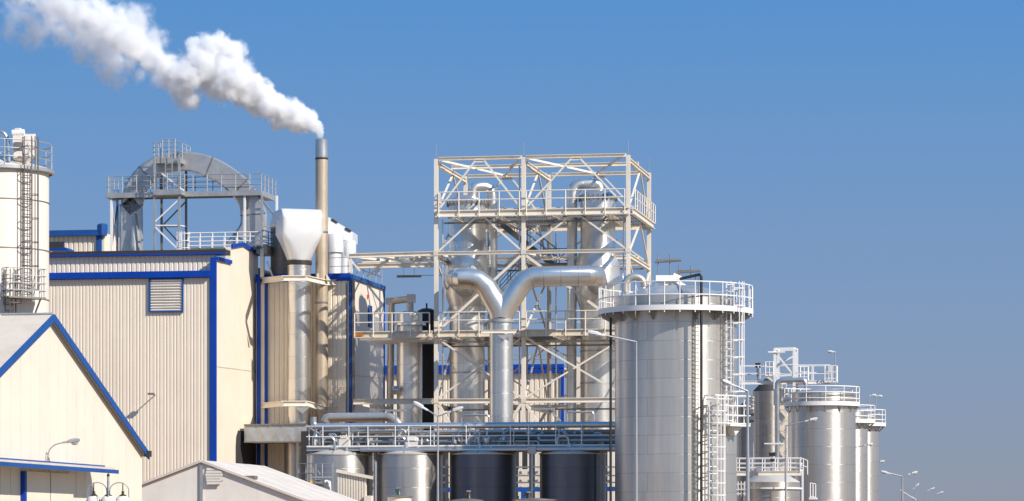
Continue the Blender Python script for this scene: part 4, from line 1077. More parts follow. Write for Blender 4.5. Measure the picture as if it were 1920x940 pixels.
for (x0, x1, y, p1, p2, yb, dpt) in ((1228, 1277, 489, 1234, 1256, 520, Db + .6), (1268, 1314, 509, 1273, 1295, 537, Db - .2)):
    fx = part('light_fixture', MB().tube([P(x0, y + 2, dpt), P(x1, y - 1, dpt)], .06, 8).box(P((x0 + x1) / 2, y - 1.5, dpt), m(x1 - x0 - 6, dpt), .12, .04, X_, Y_), M['galv_dark'], bt)
    part('fixture_pole', MB().tube([P(p1, y - 12, dpt + .05), P(p1, yb, dpt + .05)], .022, 6).tube([P(p2, y - 12, dpt + .05), P(p2, yb, dpt + .05)], .022, 6), M['galv_dark'], fx)
fz = Db - rb_ - .75
fx_ = Db - math.sqrt(max(.1, rb_ ** 2 - (m(46, Db)) ** 2)) - .72
part('riser_pipe', MB().tube(fillet([P(1276, 523, Db - .8), P(1312, 515, fx_), P(1315, 519, fx_), P(1315, 1070, fx_)], .2), .062, 10), M['black'], bt)
mb = MB().bar(P(1304, 520, fx_ + .45), P(1304, 1080, fx_ + .45), .03, .03).bar(P(1309, 520, fx_ + .45), P(1309, 1080, fx_ + .45), .03, .03)
for k in range(45): mb.bar(P(1303, 590 + k * 8, fx_ + .45), P(1310, 590 + k * 8, fx_ + .45), .025, .025)
part('cable_tray', mb, M['galv_dark'], bt)
# caged ladders and landing on the tank's right flank
an = R(-38); od = Vector((math.cos(an), math.sin(an), 0)); wd = Vector((-od.y, od.x, 0))
zl = zat(798, Db - 1.5)
lb = c + od * (rb_ + .18)
ladder(bt, lb + Z * zl, lb + Z * (zg + 1.2), wd, od, .48, 'white', True, .026, 1.4, .42, hoop=.72)
lc = P(1370, 798, Db - 1.75); lc.z = zl
la = P(1327, 1000, Db - 2.5).xy.to_3d(); lb3 = P(1392, 1000, Db - 1.2).xy.to_3d()
ld = (lb3 - la).normalized(); ln_ = Vector((ld.y, -ld.x, 0))
part('landing', MB().box((la + lb3) / 2 + Z * zl + ld * .45, (lb3 - la).length - .85, .9, .1, ld, ln_), M['white'], bt)
part('landing_bracket', MB().prism([lb3 - ln_ * .3 + Z * (zl - .06) - ld * .2, lb3 - ln_ * .3 + Z * (zl - .06) - ld * .75, lb3 - ln_ * .3 + Z * (zl - .42) - ld * .6], ln_ * .5), M['silo'], bt)
railing(bt, [la + Z * zl - ln_ * .45, la + ln_ * .45 + Z * zl, lb3 + ln_ * .45 + Z * zl, lb3 - ln_ * .45 + Z * zl], 1.22, (1, .66, .33, .05), r=.028, step=.52, mat='white')
lo_ = P(1337, 1000, Db - 2.55).xy.to_3d(); od3 = (lo_ - c).normalized(); wd3 = Vector((-od3.y, od3.x, 0))
ladder(bt, lo_ , lo_ + Z * zl, wd3, od3, .45, 'white', True, .028, 2.3, .40, extend=1.2, hoop=.5)
single('dark_standpipe', MB().tube([P(1145, 1095, 134.3), P(1145, 596, 134.3)], .055, 8), M['black'], 'thin black standpipe rising beside the huge tank', 'pipe')

# ------------------------------------------------------------------ row of four low tanks
VP = Plane(1074, 140.5)
vat_c = [VP.front(px, 1000) for px in (637, 769, 906.5, 1074)]
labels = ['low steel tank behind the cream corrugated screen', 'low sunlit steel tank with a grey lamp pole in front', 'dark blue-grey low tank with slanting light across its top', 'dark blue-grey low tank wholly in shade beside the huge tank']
rv = m(62, 140.5); zv = zat(850, 139.3)
def make_vat(c, label, plate='vat'):
    c = Vector((c.x, c.y, 0)); o = thing('low_tank', label, 'tank', c, 'low tanks along the pipe rack')
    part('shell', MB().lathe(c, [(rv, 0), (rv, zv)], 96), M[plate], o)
    part('roof', MB().lathe(c, [(rv + .03, zv - .03), (rv + .035, zv + .02), (.3, zv + .52), (.05, zv + .54)], 64), M['roof_vat'], o, smooth=20)
    mb = MB()
    for a in (-100, -62, -135, -20): 
        d_ = Vector((math.cos(R(a)), math.sin(R(a)), 0)); mb.bar(c + d_ * .3 + Z * (zv + .53), c + d_ * rv + Z * (zv + .035), .03, .02)
    part('roof_seam', mb, M['galv_dark'], o)
    q = c + Vector((-.15, -rv * .75, 0))
    part('roof_valve', MB().tube([q + Z * (zv + .1), q + Z * (zv + .42)], .06, 8).tube([q + Z * (zv + .28) - X_ * .18, q + Z * (zv + .28) + X_ * .14], .035, 6).lathe(q + X_ * .5, [(.09, zv + .1), (.09, zv + .3), (.04, zv + .34)], 10), M['pipe'], o)
    part('roof_nozzle', MB().tube(fillet([c + X_ * -.7 - Y_ * .6 + Z * (zv + .2), c + X_ * -.7 - Y_ * .6 + Z * (zv + .75), c + X_ * -.2 - Y_ * .6 + Z * (zv + .75), c + X_ * -.2 - Y_ * .6 + Z * (zv + .3)], .2), .05, 8), M['pipe'], o)
    return o
M['roof_vat'] = paint('tank_roof_sheet', (0.55, 0.51, 0.45), 0.5, metal=0.3, var=0.1, streak=.2)
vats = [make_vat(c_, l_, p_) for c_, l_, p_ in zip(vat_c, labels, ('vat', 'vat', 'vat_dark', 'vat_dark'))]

# ------------------------------------------------------------------ pipe rack with walkway above the low tanks
RP = Plane(1074, 139.5)                              # front edge of the walkway
def rk(px, py, b=0): return RP.front(px, py, b)
pr_k = thing('pipe_rack', 'white railed walkway deck running above the row of low tanks', 'walkway', rk(860, 1000).xy.to_3d())
zw = rk(900, 837).z
w0, w1 = rk(575, 837), rk(1158, 837); w0.z = w1.z = zw
part('deck', MB().box((w0 + w1) / 2 + V * .9 - Z * .04, (w1 - w0).length, 1.8, .06), M['grate'], pr_k)
part('front_beam', MB().ibar(w0 - Z * .10, w1 - Z * .10, .1, .15), M['galv'], pr_k)
part('back_beam', MB().ibar(w0 + V * 1.8 - Z * .12, w1 + V * 1.8 - Z * .12, .12, .2), M['frame'], pr_k)
seg = [575, 657, 744, 810, 877, 960, 1045, 1158]
for x0, x1 in zip(seg, seg[1:]):
    a, b = rk(x0, 837), rk(x1 - 3, 837); a.z = b.z = zw
    railing(pr_k, [a + V * .45, a, b], .92, (1, .5), r=.022, step=1.15 if x0 in (575, 744, 960) else 1.6, mat='white')
railing(pr_k, [w0 + V * 1.8, w1 + V * 1.8], .92, (1, .5), r=.022, step=1.45, mat='white')
part('toe_plate', MB().bar(w0 + Z * .03, w1 + Z * .03, .02, .06), M['white'], pr_k)
for px in (703, 838, 995, 1128):
    q = rk(px, 1000, .1).xy.to_3d(); part('support', MB().ibar(q, q + Z * (zw - .2), .12, .12), M['galv_dark'], pr_k)
q = rk(998, 845, -.22)
part('support', MB().box(q, .34, .2, .3).bar(q - Z * .15, q.xy.to_3d(), .1, .1), M['galv'], pr_k)
for k in range(6):
    px = 590 + k * 100; part('hanger', MB().bar(rk(px, 850, .6), rk(px + 2, 800, .6), .06, .06), M['frame'], pr_k)
def run(label, x0, x1, py, b, r, mt_='pipe', ends=None, nm='overhead_pipe', cat='pipe'):
    a, c_ = rk(x0, py, b), rk(x1, py, b); c_.z = a.z = (a.z + c_.z) / 2
    pts = [a, c_]
    if ends:
        if ends[0]: pts = [a + Z * ends[0]] + pts
        if ends[1]: pts = pts + [c_ + Z * ends[1]]
    return single(nm, MB().tube(fillet(pts, r * 2.2, 5), r, 16), M[mt_], label, cat)
big = run('thick grey pipe running along the top of the pipe rack', 588, 1158, 798, .35, .135, 'pipe', (.42, 0))
run('grey pipe running just above the low tank roofs', 676, 1158, 843, -.15, .085, 'pipe', (0, 0))
run('bent grey pipe behind the pipe rack railing, upper run', 640, 990, 810, 1.3, .07, 'pipe_stained', (0, -.7))
run('thin silvery pipe behind the pipe rack railing, middle run', 590, 1000, 819, 1.0, .045, 'pipe', (-.5, -.4))
run('thin dull pipe low behind the pipe rack railing', 700, 1158, 826, 1.5, .05, 'galv', (-.3, 0))
run('dark thick pipe behind the shaded end of the rack', 960, 1158, 822, .9, .085, 'galv_dark', (-.3, 0))
run('second dark pipe near the deck of the rack', 985, 1158, 832, 1.2, .06, 'galv_dark', (0, 0))
run('slim bright pipe over the sunlit rack stretch', 820, 1010, 807, 1.6, .04, 'pipe', (-.3, -.3))
for k_, (x0, x1, y_, b_, r_, mt_, en) in enumerate(((600, 760, 808, .75, .05, 'pipe', (-.6, -.5)), (660, 850, 829, .7, .04, 'pipe', (0, .35)), (705, 905, 813, 1.7, .09, 'pipe_stained', (-.4, 0)), (860, 1010, 828, .6, .045, 'pipe', (.4, -.3)), (880, 1158, 812, 1.6, .06, 'galv_dark', (-.5, 0)), (930, 1120, 816, .6, .05, 'galv_dark', (-.5, -.4)), (1010, 1158, 826, .5, .07, 'galv', (.3, 0)), (590, 700, 830, 1.4, .07, 'galv_dark', (.5, 0)))):
    run(['small silvery pipe loop dropping to the deck at the rack end', 'thin silvery pipe rising at its far end behind the rack railing', 'fat stained pipe at the back of the sunlit rack', 'thin pipe with an upturned end in the middle of the rack', 'dull dark pipe at the back of the shaded rack', 'dark pipe loop with both ends bent down in the shaded rack', 'dull grey pipe near the front of the shaded rack', 'dark pipe with a raised end at the sunlit rack end'][k_], x0, x1, y_, b_, r_, mt_, en)
# valves, pumps and small gear on the deck
rnd = random.Random(11)
for k in range(16):
    px = 592 + k * 36 + rnd.uniform(-8, 8)
    q = rk(px, 836, rnd.uniform(.5, 1.5)); q.z = zw
    h = rnd.uniform(.45, .85); r = rnd.uniform(.09, .2)
    o = thing('pump_unit', 'grey pump body with a bent outlet standing on the pipe rack deck', 'pump', q, 'pumps on the pipe rack deck')
    part('body', MB().lathe(q, [(r * .8, zw), (r, zw + .06), (r, zw + h * .6), (r * .5, zw + h * .75)], 14), M[rnd.choice(['galv', 'pipe', 'galv', 'pipe'])], o)
    part('outlet', MB().tube(fillet([q + Z * (h * .7), q + Z * (h + .12), q + U * rnd.choice([-.35, .35]) + Z * (h + .12), q + U * rnd.choice([-.35, .35]) + Z * (h - .3)], .12), .045, 8), M['pipe'], o)
q = rk(772, 832, .3)
single('control_box', MB().slot(0).box(q + Z * .22, .36, .3, .2).slot(1).box(q, .5, .3, .2).slot(1).tube([q - U * .3 - Z * .1, q + U * .1 + Z * .2], .04, 6), [M['white'], M['silo']], 'white switch box on a stand on the rack deck', 'control box')
q = rk(645, 830, .5)
single('control_box', MB().slot(0).box(q, .55, .35, .3).slot(1).bar(q - U * .1 - Z * .1, q + U * .45 + Z * .45, .05, .05).slot(1).box(q + Z * .24, .3, .25, .16), [M['silo'], M['frame']], 'beige drive box with a slanting strut on the rack deck', 'control box')
# wide silver duct behind the rack, left part
dpx = [P(610, 792, 165), P(614, 783, 165), P(735, 782, 164.5), P(752, 800, 164.3), P(752, 880, 164.3)]
single('return_duct', MB().tube(fillet(dpx, .5, 4), m(8.5, 165), 20), M['pipe_stained'], 'fat clad pipe lying behind the rack near the second building corner', 'duct')
q = P(742, 770, 150)
single('deck_lamp', MB().box(q, 1.0, .14, .1).bar(q - Z * .5, q, .04, .04), M['galv'], 'grey strip lamp in front of the short column foot', 'lamp')
single('deck_lamp', MB().box(P(1018, 767, 160), 1.2, .14, .1).bar(P(1030, 768, 160), P(1052, 790, 160), .07, .07), M['galv'], 'grey strip lamp beneath the tower lower beam', 'lamp')
for (x0, x1, y, y2, lab) in ((865, 917, 779, 800, 'bent handrail pipe between the left column and the downpipe'), (1063, 1113, 773, 800, 'bent silver pipe crossing in front of the taller-looped column foot')):
    lab = lab.replace('left ', 'first ')
    single('bent_pipe', MB().tube(fillet([P(x0, y2, 163), P(x0, y, 163), P(x1, y, 163), P(x1, y2, 163)], .15), .05, 8), M['pipe'], lab, 'pipe')
# machinery seen in the gaps between the tanks
bk = thing('rear_machinery', 'dim steel frame with cream panels and blue beams in the gaps between the low tanks', 'frame', P(990, 1000, 155))
for px in (702, 712, 840, 976, 992, 1006, 1012, 1142, 1150): part('post', MB().bar(P(px, 1080, 155), P(px, 846, 155), .13, .13), M['frame'], bk)
for x0, x1 in ((700, 716), (830, 850), (968, 1018), (1136, 1156)):
    for py in (876, 892, 905): part('rail', MB().bar(P(x0, py, 154.7), P(x1, py, 154.7), .07, .07), M['galv_dark'], bk)
part('blue_beam', MB().bar(P(830, 919, 154.5), P(1160, 917, 153.5), .2, .22).bar(P(982, 1000, 154), P(982, 919, 154), .24, .2), M['blue2'], bk)
part('panel', MB().box(P(985, 905, 156.5), .7, .1, 1.3), M['cream'], bk)
part('shade_backdrop', MB().box(P(860, 900, 158.5).xy.to_3d() + Z * 3.68, 16, .2, 7.36), M['dark'], bk)  # dark sheet put in as the shade behind the rack

# small agitated vats at the very front
def small_vat(px, py, w, mpx, mpy, label, mt_):
    D = 131.0; c = P(px, 1000, D); c.z = 0; z_ = zat(py, D); r = m(w / 2, D)
    o = thing('mixing_vat', label, 'vat', c)
    part('shell', MB().lathe(c, [(r * .88, 0), (r * .88, z_ - .02)], 40), M['silo'], o)
    part('lid', MB().lathe(c, [(r, z_ - .03), (r, z_), (r * .3, z_ + .06)], 40), M['galv_dark'], o)
    q = P(mpx, py, D - .1); hz_ = zat(mpy, D)
    part('motor', MB().slot(0).lathe(q, [(.1, z_ + .03), (.1, z_ + .1), (.085, z_ + .12), (.085, hz_ - .05)], 16).slot(1).lathe(q, [(.095, hz_ - .05), (.10, hz_ - .02), (.06, hz_)], 16).slot(0).box(q + X_ * -.1 + Z * .22, .12, .1, .16), [M[mt_], M['pipe']], o)
small_vat(749, 931, 51, 748, 914, 'white mixing vat topped by a green motor before the sunlit low tank', 'motor')
small_vat(876, 938, 62, 879, 920, 'low mixing vat topped by a brown motor before the half-shaded tank', 'bronze')
small_vat(1002, 937, 84, 991, 922, 'wide mixing vat topped by a black motor before the shaded tank', 'black')
# corrugated screen and valve skid in front of the first tank
SC = Plane(632, 136.0)
s0 = SC.front(632, 1000).xy.to_3d(); s1 = SC.front(687, 1000).xy.to_3d(); Lw = (s1 - s0).length
za_, zb_ = SC.front(632, 884).z, SC.front(687, 894).z
sc = thing('corrugated_screen', 'cream corrugated screen with a sloping top rail before the first low tank', 'screen', s0)
part('sheet', MB().corr(s0, s1, 0, lambda t: za_ + (zb_ - za_) * t, .118, .05, .1), M['cream'], sc, smooth=0)
part('top_rail', MB().bar(s0 + Z * (za_ + .02) - V * .05, s1 + U * .28 + Z * (zb_ - .05) - V * .05, .2, .13), M['cream'], sc)
part('low_wall', MB().box(s1 + U * .1 + Z * (zat(930, 136) / 2), .3, .5, zat(930, 136)), M['cream'], sc)
sk = thing('valve_skid', 'small railed skid of valves with a yellow handwheel before the first low tank', 'skid', P(600, 1000, 137.0))
k0, k1 = P(558, 898, 137.0), P(624, 898, 137.0); 
railing(sk, [P(560, 900, 138.0), P(592, 900, 137.2), P(624, 900, 137.0)], .70, (1, .4), r=.022, step=.5, mat='galv')
part('frame', MB().bar(P(592, 1000, 137.0), P(592, 870, 137.0), .06, .06).bar(P(624, 1000, 137.0), P(624, 870, 137.0), .06, .06).bar(P(586, 895, 137.0), P(624, 895, 137.0), .05, .06).bar(P(596, 882, 137.1), P(600, 890, 137.1), .04, .04), M['galv'], sk)
part('handwheel', MB().tube([P(582, 904, 136.8), P(583.5, 904, 136.7)], .06, 14), M['yellow'], sk)
part('valve_body', MB().tube([P(590, 906, 136.9), P(604, 907, 136.9)], .12, 12).tube([P(593, 900, 136.8), P(602, 900, 136.8)], .04, 8).box(P(598, 912, 137.0), .4, .3, .12), M['galv_dark'], sk)
part('white_valve', MB().tube([P(609, 904, 136.8), P(615, 904, 136.8)], .09, 10).tube(fillet([P(613, 903, 136.7), P(619, 903, 136.7), P(620, 930, 136.7)], .1), .035, 8).tube(fillet([P(615, 905, 136.6), P(617, 906, 136.6), P(617, 930, 136.6)], .05), .03, 8), M['white'], sk)
single('drain_pipe', MB().tube([P(704, 1080, 137.8), P(704, 866, 137.8)], .055, 10), M['lamp_pole'], 'pale vertical drain pipe in the dark gap between the first two low tanks', 'pipe')

# ------------------------------------------------------------------ tanks in the distance at the far end
def far_tank(label, px, Dt, rpx, ytop, yg=None, rg=None, mat_='far_tank', roof='galv', name='round_tank', group=None, rails=(1, .66, .33), hh=1.1, cone=.35):
    c = P(px, 1000, Dt); c.z = 0; r = m(rpx, Dt); zt = zat(ytop, Dt - r)
    o = thing(name, label, 'tank', c, group)
    part('shell', MB().lathe(c, [(r, 0), (r, zt)], 80), M[mat_], o)
    part('roof', MB().lathe(c, [(r * 1.0, zt + .003), (r * .98, zt + .05), (.2, zt + cone + .05)], 64), M[roof], o)
    if yg:
        rg_ = m(rg, Dt); zg_ = zat(yg, Dt - rg_)
        part('gallery_deck', MB().lathe(c, [(r + .02, zg_ - .06), (rg_, zg_ - .06), (rg_, zg_ + .02), (r + .02, zg_ + .02), (r + .02, zg_ - .06)], 72, closed=False), M['grate'], o)
        part('gallery_toe', MB().lathe(c, [(rg_, zg_ - .1), (rg_ + .03, zg_ - .1), (rg_ + .03, zg_ + .16), (rg_, zg_ + .16), (rg_, zg_ - .1)], 72, closed=False), M['white'], o)
        railing(o, [c + Vector((math.cos(a), math.sin(a), 0)) * rg_ + Z * zg_ for a in [2 * math.pi * i / 56 for i in range(56)]], hh, rails, r=.034, step=1.2, mat='white', closed=True)
        for k in range(14):
            a = 2 * math.pi * (k + .5) / 14; o_ = Vector((math.cos(a), math.sin(a), 0))
            part('bracket', MB().bar(c + o_ * (r - .02) + Z * (zg_ - .5), c + o_ * (rg_ - .03) + Z * (zg_ - .08), .06, .06), M['galv'], o)
    return o, c, zt
GT = 'tanks at the far end of the plant'
ta, tac, taz = far_tank('shiny railed tank in front of the far tank cluster', 1541, 200.0, 63, 736, 757, 70, group=GT)
far_tank('pale tank second from the open sky in the far cluster', 1594, 218.0, 33, 772, 790, 46, group=GT)
far_tank('pale tank bordering the open sky in the far cluster', 1612, 236.0, 36, 778, 796, 48, group=GT)
td, tdc, tdz = far_tank('slim weathered tank with a dark cone roof behind the far walkway', 1440, 212.0, 28, 733, mat_='far_dark', roof='dark', group=GT, cone=.8)
far_tank('dark slim tank half hidden behind the huge tank landing', 1398, 214.0, 16, 765, mat_='far_dark', roof='dark', group=GT, cone=.3)
te, tec, tez = far_tank('squat tank under the low far walkway', 1447, 176.0, 53, 904, mat_='vat', roof='roof_vat', group=GT, cone=.75)
# white ring round the squat tank
part('pipe_ring', MB().lathe(tec, [(m(54, 176), zat(917, 174.4)), (m(57, 176), zat(917, 174.4)), (m(57, 176), zat(914, 174.4)), (m(54, 176), zat(914, 174.4))], 64, closed=False), M['white'], te)
# upper walkway
WP = Plane(1480, 207.0)
uw = thing('high_walkway', 'high white railed walkway with a portal frame above the far tanks', 'walkway', WP.front(1480, 1000).xy.to_3d())
u0, u1 = WP.front(1388, 718), WP.front(1556, 714); u1.z = u0.z
part('deck', MB().box((u0 + u1) / 2 + V * .6, (u1 - u0).length, 1.2, .14), M['galv'], uw)
part('edge_beam', MB().ibar(u0, u1, .08, .24), M['white'], uw)
railing(uw, [u0 + Z * .1, u1 + Z * .1], 1.0, (1, .5), r=.036, step=1.25, mat='white')
railing(uw, [u0 + Z * .1 + V * 1.2, u1 + Z * .1 + V * 1.2], 1.0, (1, .5), r=.03, step=1.25, mat='white')
for (x0, x1, y0, y1) in ((1435, 1450, 679, 704), (1500, 1515, 688, 712), (1546, 1569, 686, 716)):
    a, b = WP.front(x0, y1, -.3), WP.front(x1, y1, -.3); hh_ = zat(y0, a.y) - a.z
    part('small_deck', MB().box((a + b) / 2 + V * .25, (b - a).length, .5, .1), M['white'], uw)
    railing(uw, [a + V * .5, a, b, b + V * .5], hh_, (1, .6, .2), r=.03, step=.24, mat='white')
for px, b in ((1453, -.2), (1459, 1.2), (1489, -.2), (1494, 1.2)):
    part('portal_post', MB().bar(WP.front(px, 760, b), WP.front(px, 654, b), .17, .17), M['white'], uw)
for (x0, y0, b0_, x1, y1, b1_) in ((1453, 654, -.2, 1489, 653, -.2), (1459, 657, 1.2, 1494, 656, 1.2), (1489, 653, -.2, 1494, 656, 1.2), (1453, 654, -.2, 1459, 657, 1.2), (1453, 660, -.2, 1489, 705, -.2), (1459, 682, 1.2, 1494, 666, 1.2), (1459, 686, 1.2, 1494, 684, 1.2), (1453, 706, -.2, 1489, 703, -.2)):
    part('portal_beam', MB().bar(WP.front(x0, y0, b0_), WP.front(x1, y1, b1_), .11, .11), M['white'], uw)
part('cross_pipe', MB().tube([WP.front(1440, 661, -.3), WP.front(1472, 661, -.3)], .06, 8), M['white'], uw)
part('portal_brace', MB().bar(WP.front(1438, 706, -.2), WP.front(1453, 718, -.2), .12, .12), M['frame'], uw)
q = WP.front(1421, 690, .2)
fl_ = single('floodlight', MB().box(q + Z * .16, .32, .25, .30).tube([q - Z * .9, q + Z * .05], .05, 8).box(q - Z * .3, .14, .14, .5), M['black'], 'black floodlight on a short post on the high far walkway', 'lamp')
single('service_pipe', MB().tube(fillet([WP.front(1457, 1000, -1.2), WP.front(1457, 714, -1.2), WP.front(1509, 712, -1.2), WP.front(1511, 726, -1.2)], .35), .16, 14), M['pipe'], 'pale pipe rising beside the slim weathered tank and turning over it', 'pipe')
single('service_pipe', MB().tube(fillet([WP.front(1524, 745, -2.0), WP.front(1524, 730, -2.0)], .3), .16, 14).tube([WP.front(1503, 745, -2.0), WP.front(1503, 733, -2.0)], .12, 10), M['pipe'], 'short twin nozzles on the roof of the shiny railed tank', 'pipe')
# truss stair between the slim tank and the shiny tank
ts = thing('stair_truss', 'cream zigzag stair frame in the shade beside the shiny railed tank', 'stair', WP.front(1470, 1000, 1).xy.to_3d())
for px in (1463, 1477): part('post', MB().bar(WP.front(px, 1070, 1.0), WP.front(px, 726, 1.0), .1, .1), M['frame'], ts)
y = 730
k = 0
while y < 900:
    x0, x1 = (1463, 1478) if k % 2 == 0 else (1478, 1463)
    part('flight', MB().bar(WP.front(x0, y, .9), WP.front(x1, y + 18, .9), .1, .3).bar(WP.front(x0, y - 10, .7), WP.front(x1, y + 8, .7), .05, .05), M['frame'], ts)
    y += 20; k += 1
for (x0, x1) in ((1460, 1480),):
    railing(ts, [WP.front(1458, 752, -.6), WP.front(1474, 752, -.6)], 1.2, (1, .7, .4), r=.03, step=.3, mat='white')
# low far walkway
LW = Plane(1440, 172.0)
lw = thing('low_walkway', 'low white railed walkway crossing above the squat tank', 'walkway', LW.front(1440, 1000).xy.to_3d())
u0, u1 = LW.front(1381, 888), LW.front(1502, 888); u1.z = u0.z
part('deck', MB().box((u0 + u1) / 2 + V * .7, (u1 - u0).length, 1.4, .14), M['frame'], lw)
part('edge_beam', MB().ibar(u0 - V * .05, u1 - V * .05, .1, .26), M['frame'], lw)
railing(lw, [u0 + Z * .1, u1 + Z * .1], .72, (1, .62, .3), r=.03, step=.72, mat='white')
railing(lw, [u0 + Z * .1 + V * 1.4, u1 + Z * .1 + V * 1.4], .72, (1, .62, .3), r=.028, step=.72, mat='white')
a = LW.front(1500, 888, -.1); railing(lw, [a + Z * .1, LW.front(1514, 890, -.1)], .75, (1, .5), r=.03, step=.35, mat='white')
a, b = LW.front(1519, 934, -.4), LW.front(1529, 936, -.4); railing(lw, [a, b], .8, (1, .1), r=.036, step=.14, mat='white')
part('side_deck', MB().box((a + b) / 2 + V * .3, .4, .7, .1), M['white'], lw)
part('end_post', MB().bar(LW.front(1505, 1050, .2), LW.front(1505, 880, .2), .1, .1), M['white'], lw)
for py in (908, 918, 926): part('side_rail', MB().bar(LW.front(1381, py, 2.6), LW.front(1398, py, 2.6), .05, .05), M['white'], lw)
for px in (1384, 1390, 1396): part('side_rail', MB().bar(LW.front(px, 932, 2.6), LW.front(px, 903, 2.6), .05, .05), M['white'], lw)
q = LW.front(1423, 880, -.25)
single('switch_box', MB().box(q, .28, .16, .34), M['galv'], 'small grey switch box on the low far walkway railing', 'control box')
q = LW.front(1448, 852, .6)
single('agitator_motor', MB().slot(0).box(q, .34, .3, .2).slot(1).lathe(q.xy.to_3d(), [(.12, q.z - .95), (.12, q.z - .5), (.07, q.z - .45), (.07, q.z - .1)], 12).slot(0).box(q - Z * .32, .22, .22, .14), [M['black'], M['pipe']], 'black motor head above the low far walkway', 'motor')
single('strip_light', MB().bar(LW.front(1433, 832, 3), LW.front(1470, 832, 3), .07, .07).bar(LW.front(1450, 832, 3.05), LW.front(1450, 890, 3.05), .04, .04), M['white'], 'thin white strip light above the black motor head', 'lamp')
# pipe rack remnants seen just beyond the huge tank
fr = thing('far_rack', 'white pipe and railing rack glimpsed between the huge tank and the slim tank', 'pipe rack', WP.front(1404, 1000, 2).xy.to_3d())
for px in (1402, 1408, 1412): part('post', MB().bar(WP.front(px, 1000, 2.5), WP.front(px, 742, 2.5), .1, .1), M['white'], fr)
for py in (746, 752, 760, 768, 778, 790): part('pipe', MB().tube([WP.front(1394, py, 2.4), WP.front(1414, py, 2.4)], .06, 6), M['white' if py < 775 else 'galv_dark'], fr)

# ------------------------------------------------------------------ street lamps
def street_lamp(label, px, ytop, D, arms, r=.06, group='street lamps', hl=.62):
    c = P(px, 1000, D); c.z = 0; zt = zat(ytop, D)
    o = thing('street_lamp', label, 'street lamp', c, group)
    part('pole', MB().tube([c, c + Z * (zt * .45), c + Z * zt], [r * 1.35, r, r * .62], 12), M['lamp_pole'], o)
    for (hx, hy, hd) in arms:
        tip = P(hx, hy, D + hd)
        d = tip - (c + Z * zt); body = d - d.normalized() * hl * .75
        am = part('arm', MB().tube([c + Z * (zt - .02), c + Z * zt + body], r * .5, 8), M['lamp_pole'], o)
        a_, b_ = MB(), MB(); lamp_head(a_, b_, c + Z * zt + body * .97, d, hl, .27, .16)
        part('lamp_head', a_, M['lamp_head'], am); part('lens', b_, M['lens'], am)
street_lamp('tall single-arm street lamp before the huge tank reaching towards the tower', 1193, 640, 110, [(1108, 624, -.1)], .055)
street_lamp('single-arm street lamp beside the huge tank landing', 1402, 733, 130, [(1359, 716, -.4)], .085, hl=.66)
street_lamp('single-arm street lamp before the shiny railed tank', 1473, 798, 165, [(1528, 786, -.2)], .06, hl=.66)
street_lamp('single-arm street lamp before the pale far tanks, higher of the two', 1587, 842, 215, [(1634, 833, -.2)], .06, hl=.62)
street_lamp('single-arm street lamp before the pale far tanks, lower of the two', 1613, 872, 255, [(1656, 865, -.2)], .06, hl=.62)
street_lamp('double-arm street lamp before the sunlit low tank', 821, 780, 119, [(782, 758, .15), (861, 767, -.15)], .05, hl=.62)
street_lamp('double-arm street lamp standing against open sky past the far tanks', 1692, 893, 225, [(1656, 885, 0), (1716, 886, 0)], .09, hl=.7)
for k, (px, yt, D_, hx, hy) in enumerate(((1715, 914, 330, 1717, 909), (1737, 921, 375, 1746, 916), (1746, 929, 415, 1763, 923), (1687, 918, 350, 1712, 936))):
    lab = ['distant lamp with its pale head highest in the far row', 'distant lamp in the middle of the far row', 'distant lamp lowest and last in the far row', 'distant thin lamp post behind the double-arm lamp'][k]
    street_lamp(lab, px, yt, D_, [(hx + 3, hy, 0)], .05, hl=.9)
for k, (px, yt, hx, hy) in enumerate(((1566, 660, 1552, 659), (1630, 742, 1638, 741), (1642, 742, 1652, 743))):
    D_ = 216 if k == 0 else 238
    base = P(px, 726 if k == 0 else 766, D_)
    o = thing('roof_lamp', ['short lamp on a pole above the high far walkway', 'small lamp on the pale far tanks, first of two', 'small lamp on the pale far tanks nearest the open sky'][k].replace('nearest', 'next to'), 'lamp', base)
    t_ = P(px, yt, D_); part('pole', MB().tube([base, t_], .035, 8), M['lamp_pole'], o)
    d_ = P(hx, hy, D_) - t_; a_, b_ = MB(), MB(); lamp_head(a_, b_, t_, d_, .5, .22, .14)
    part('lamp_head', a_, M['lamp_head'], o); part('lens', b_, M['lens'], o)

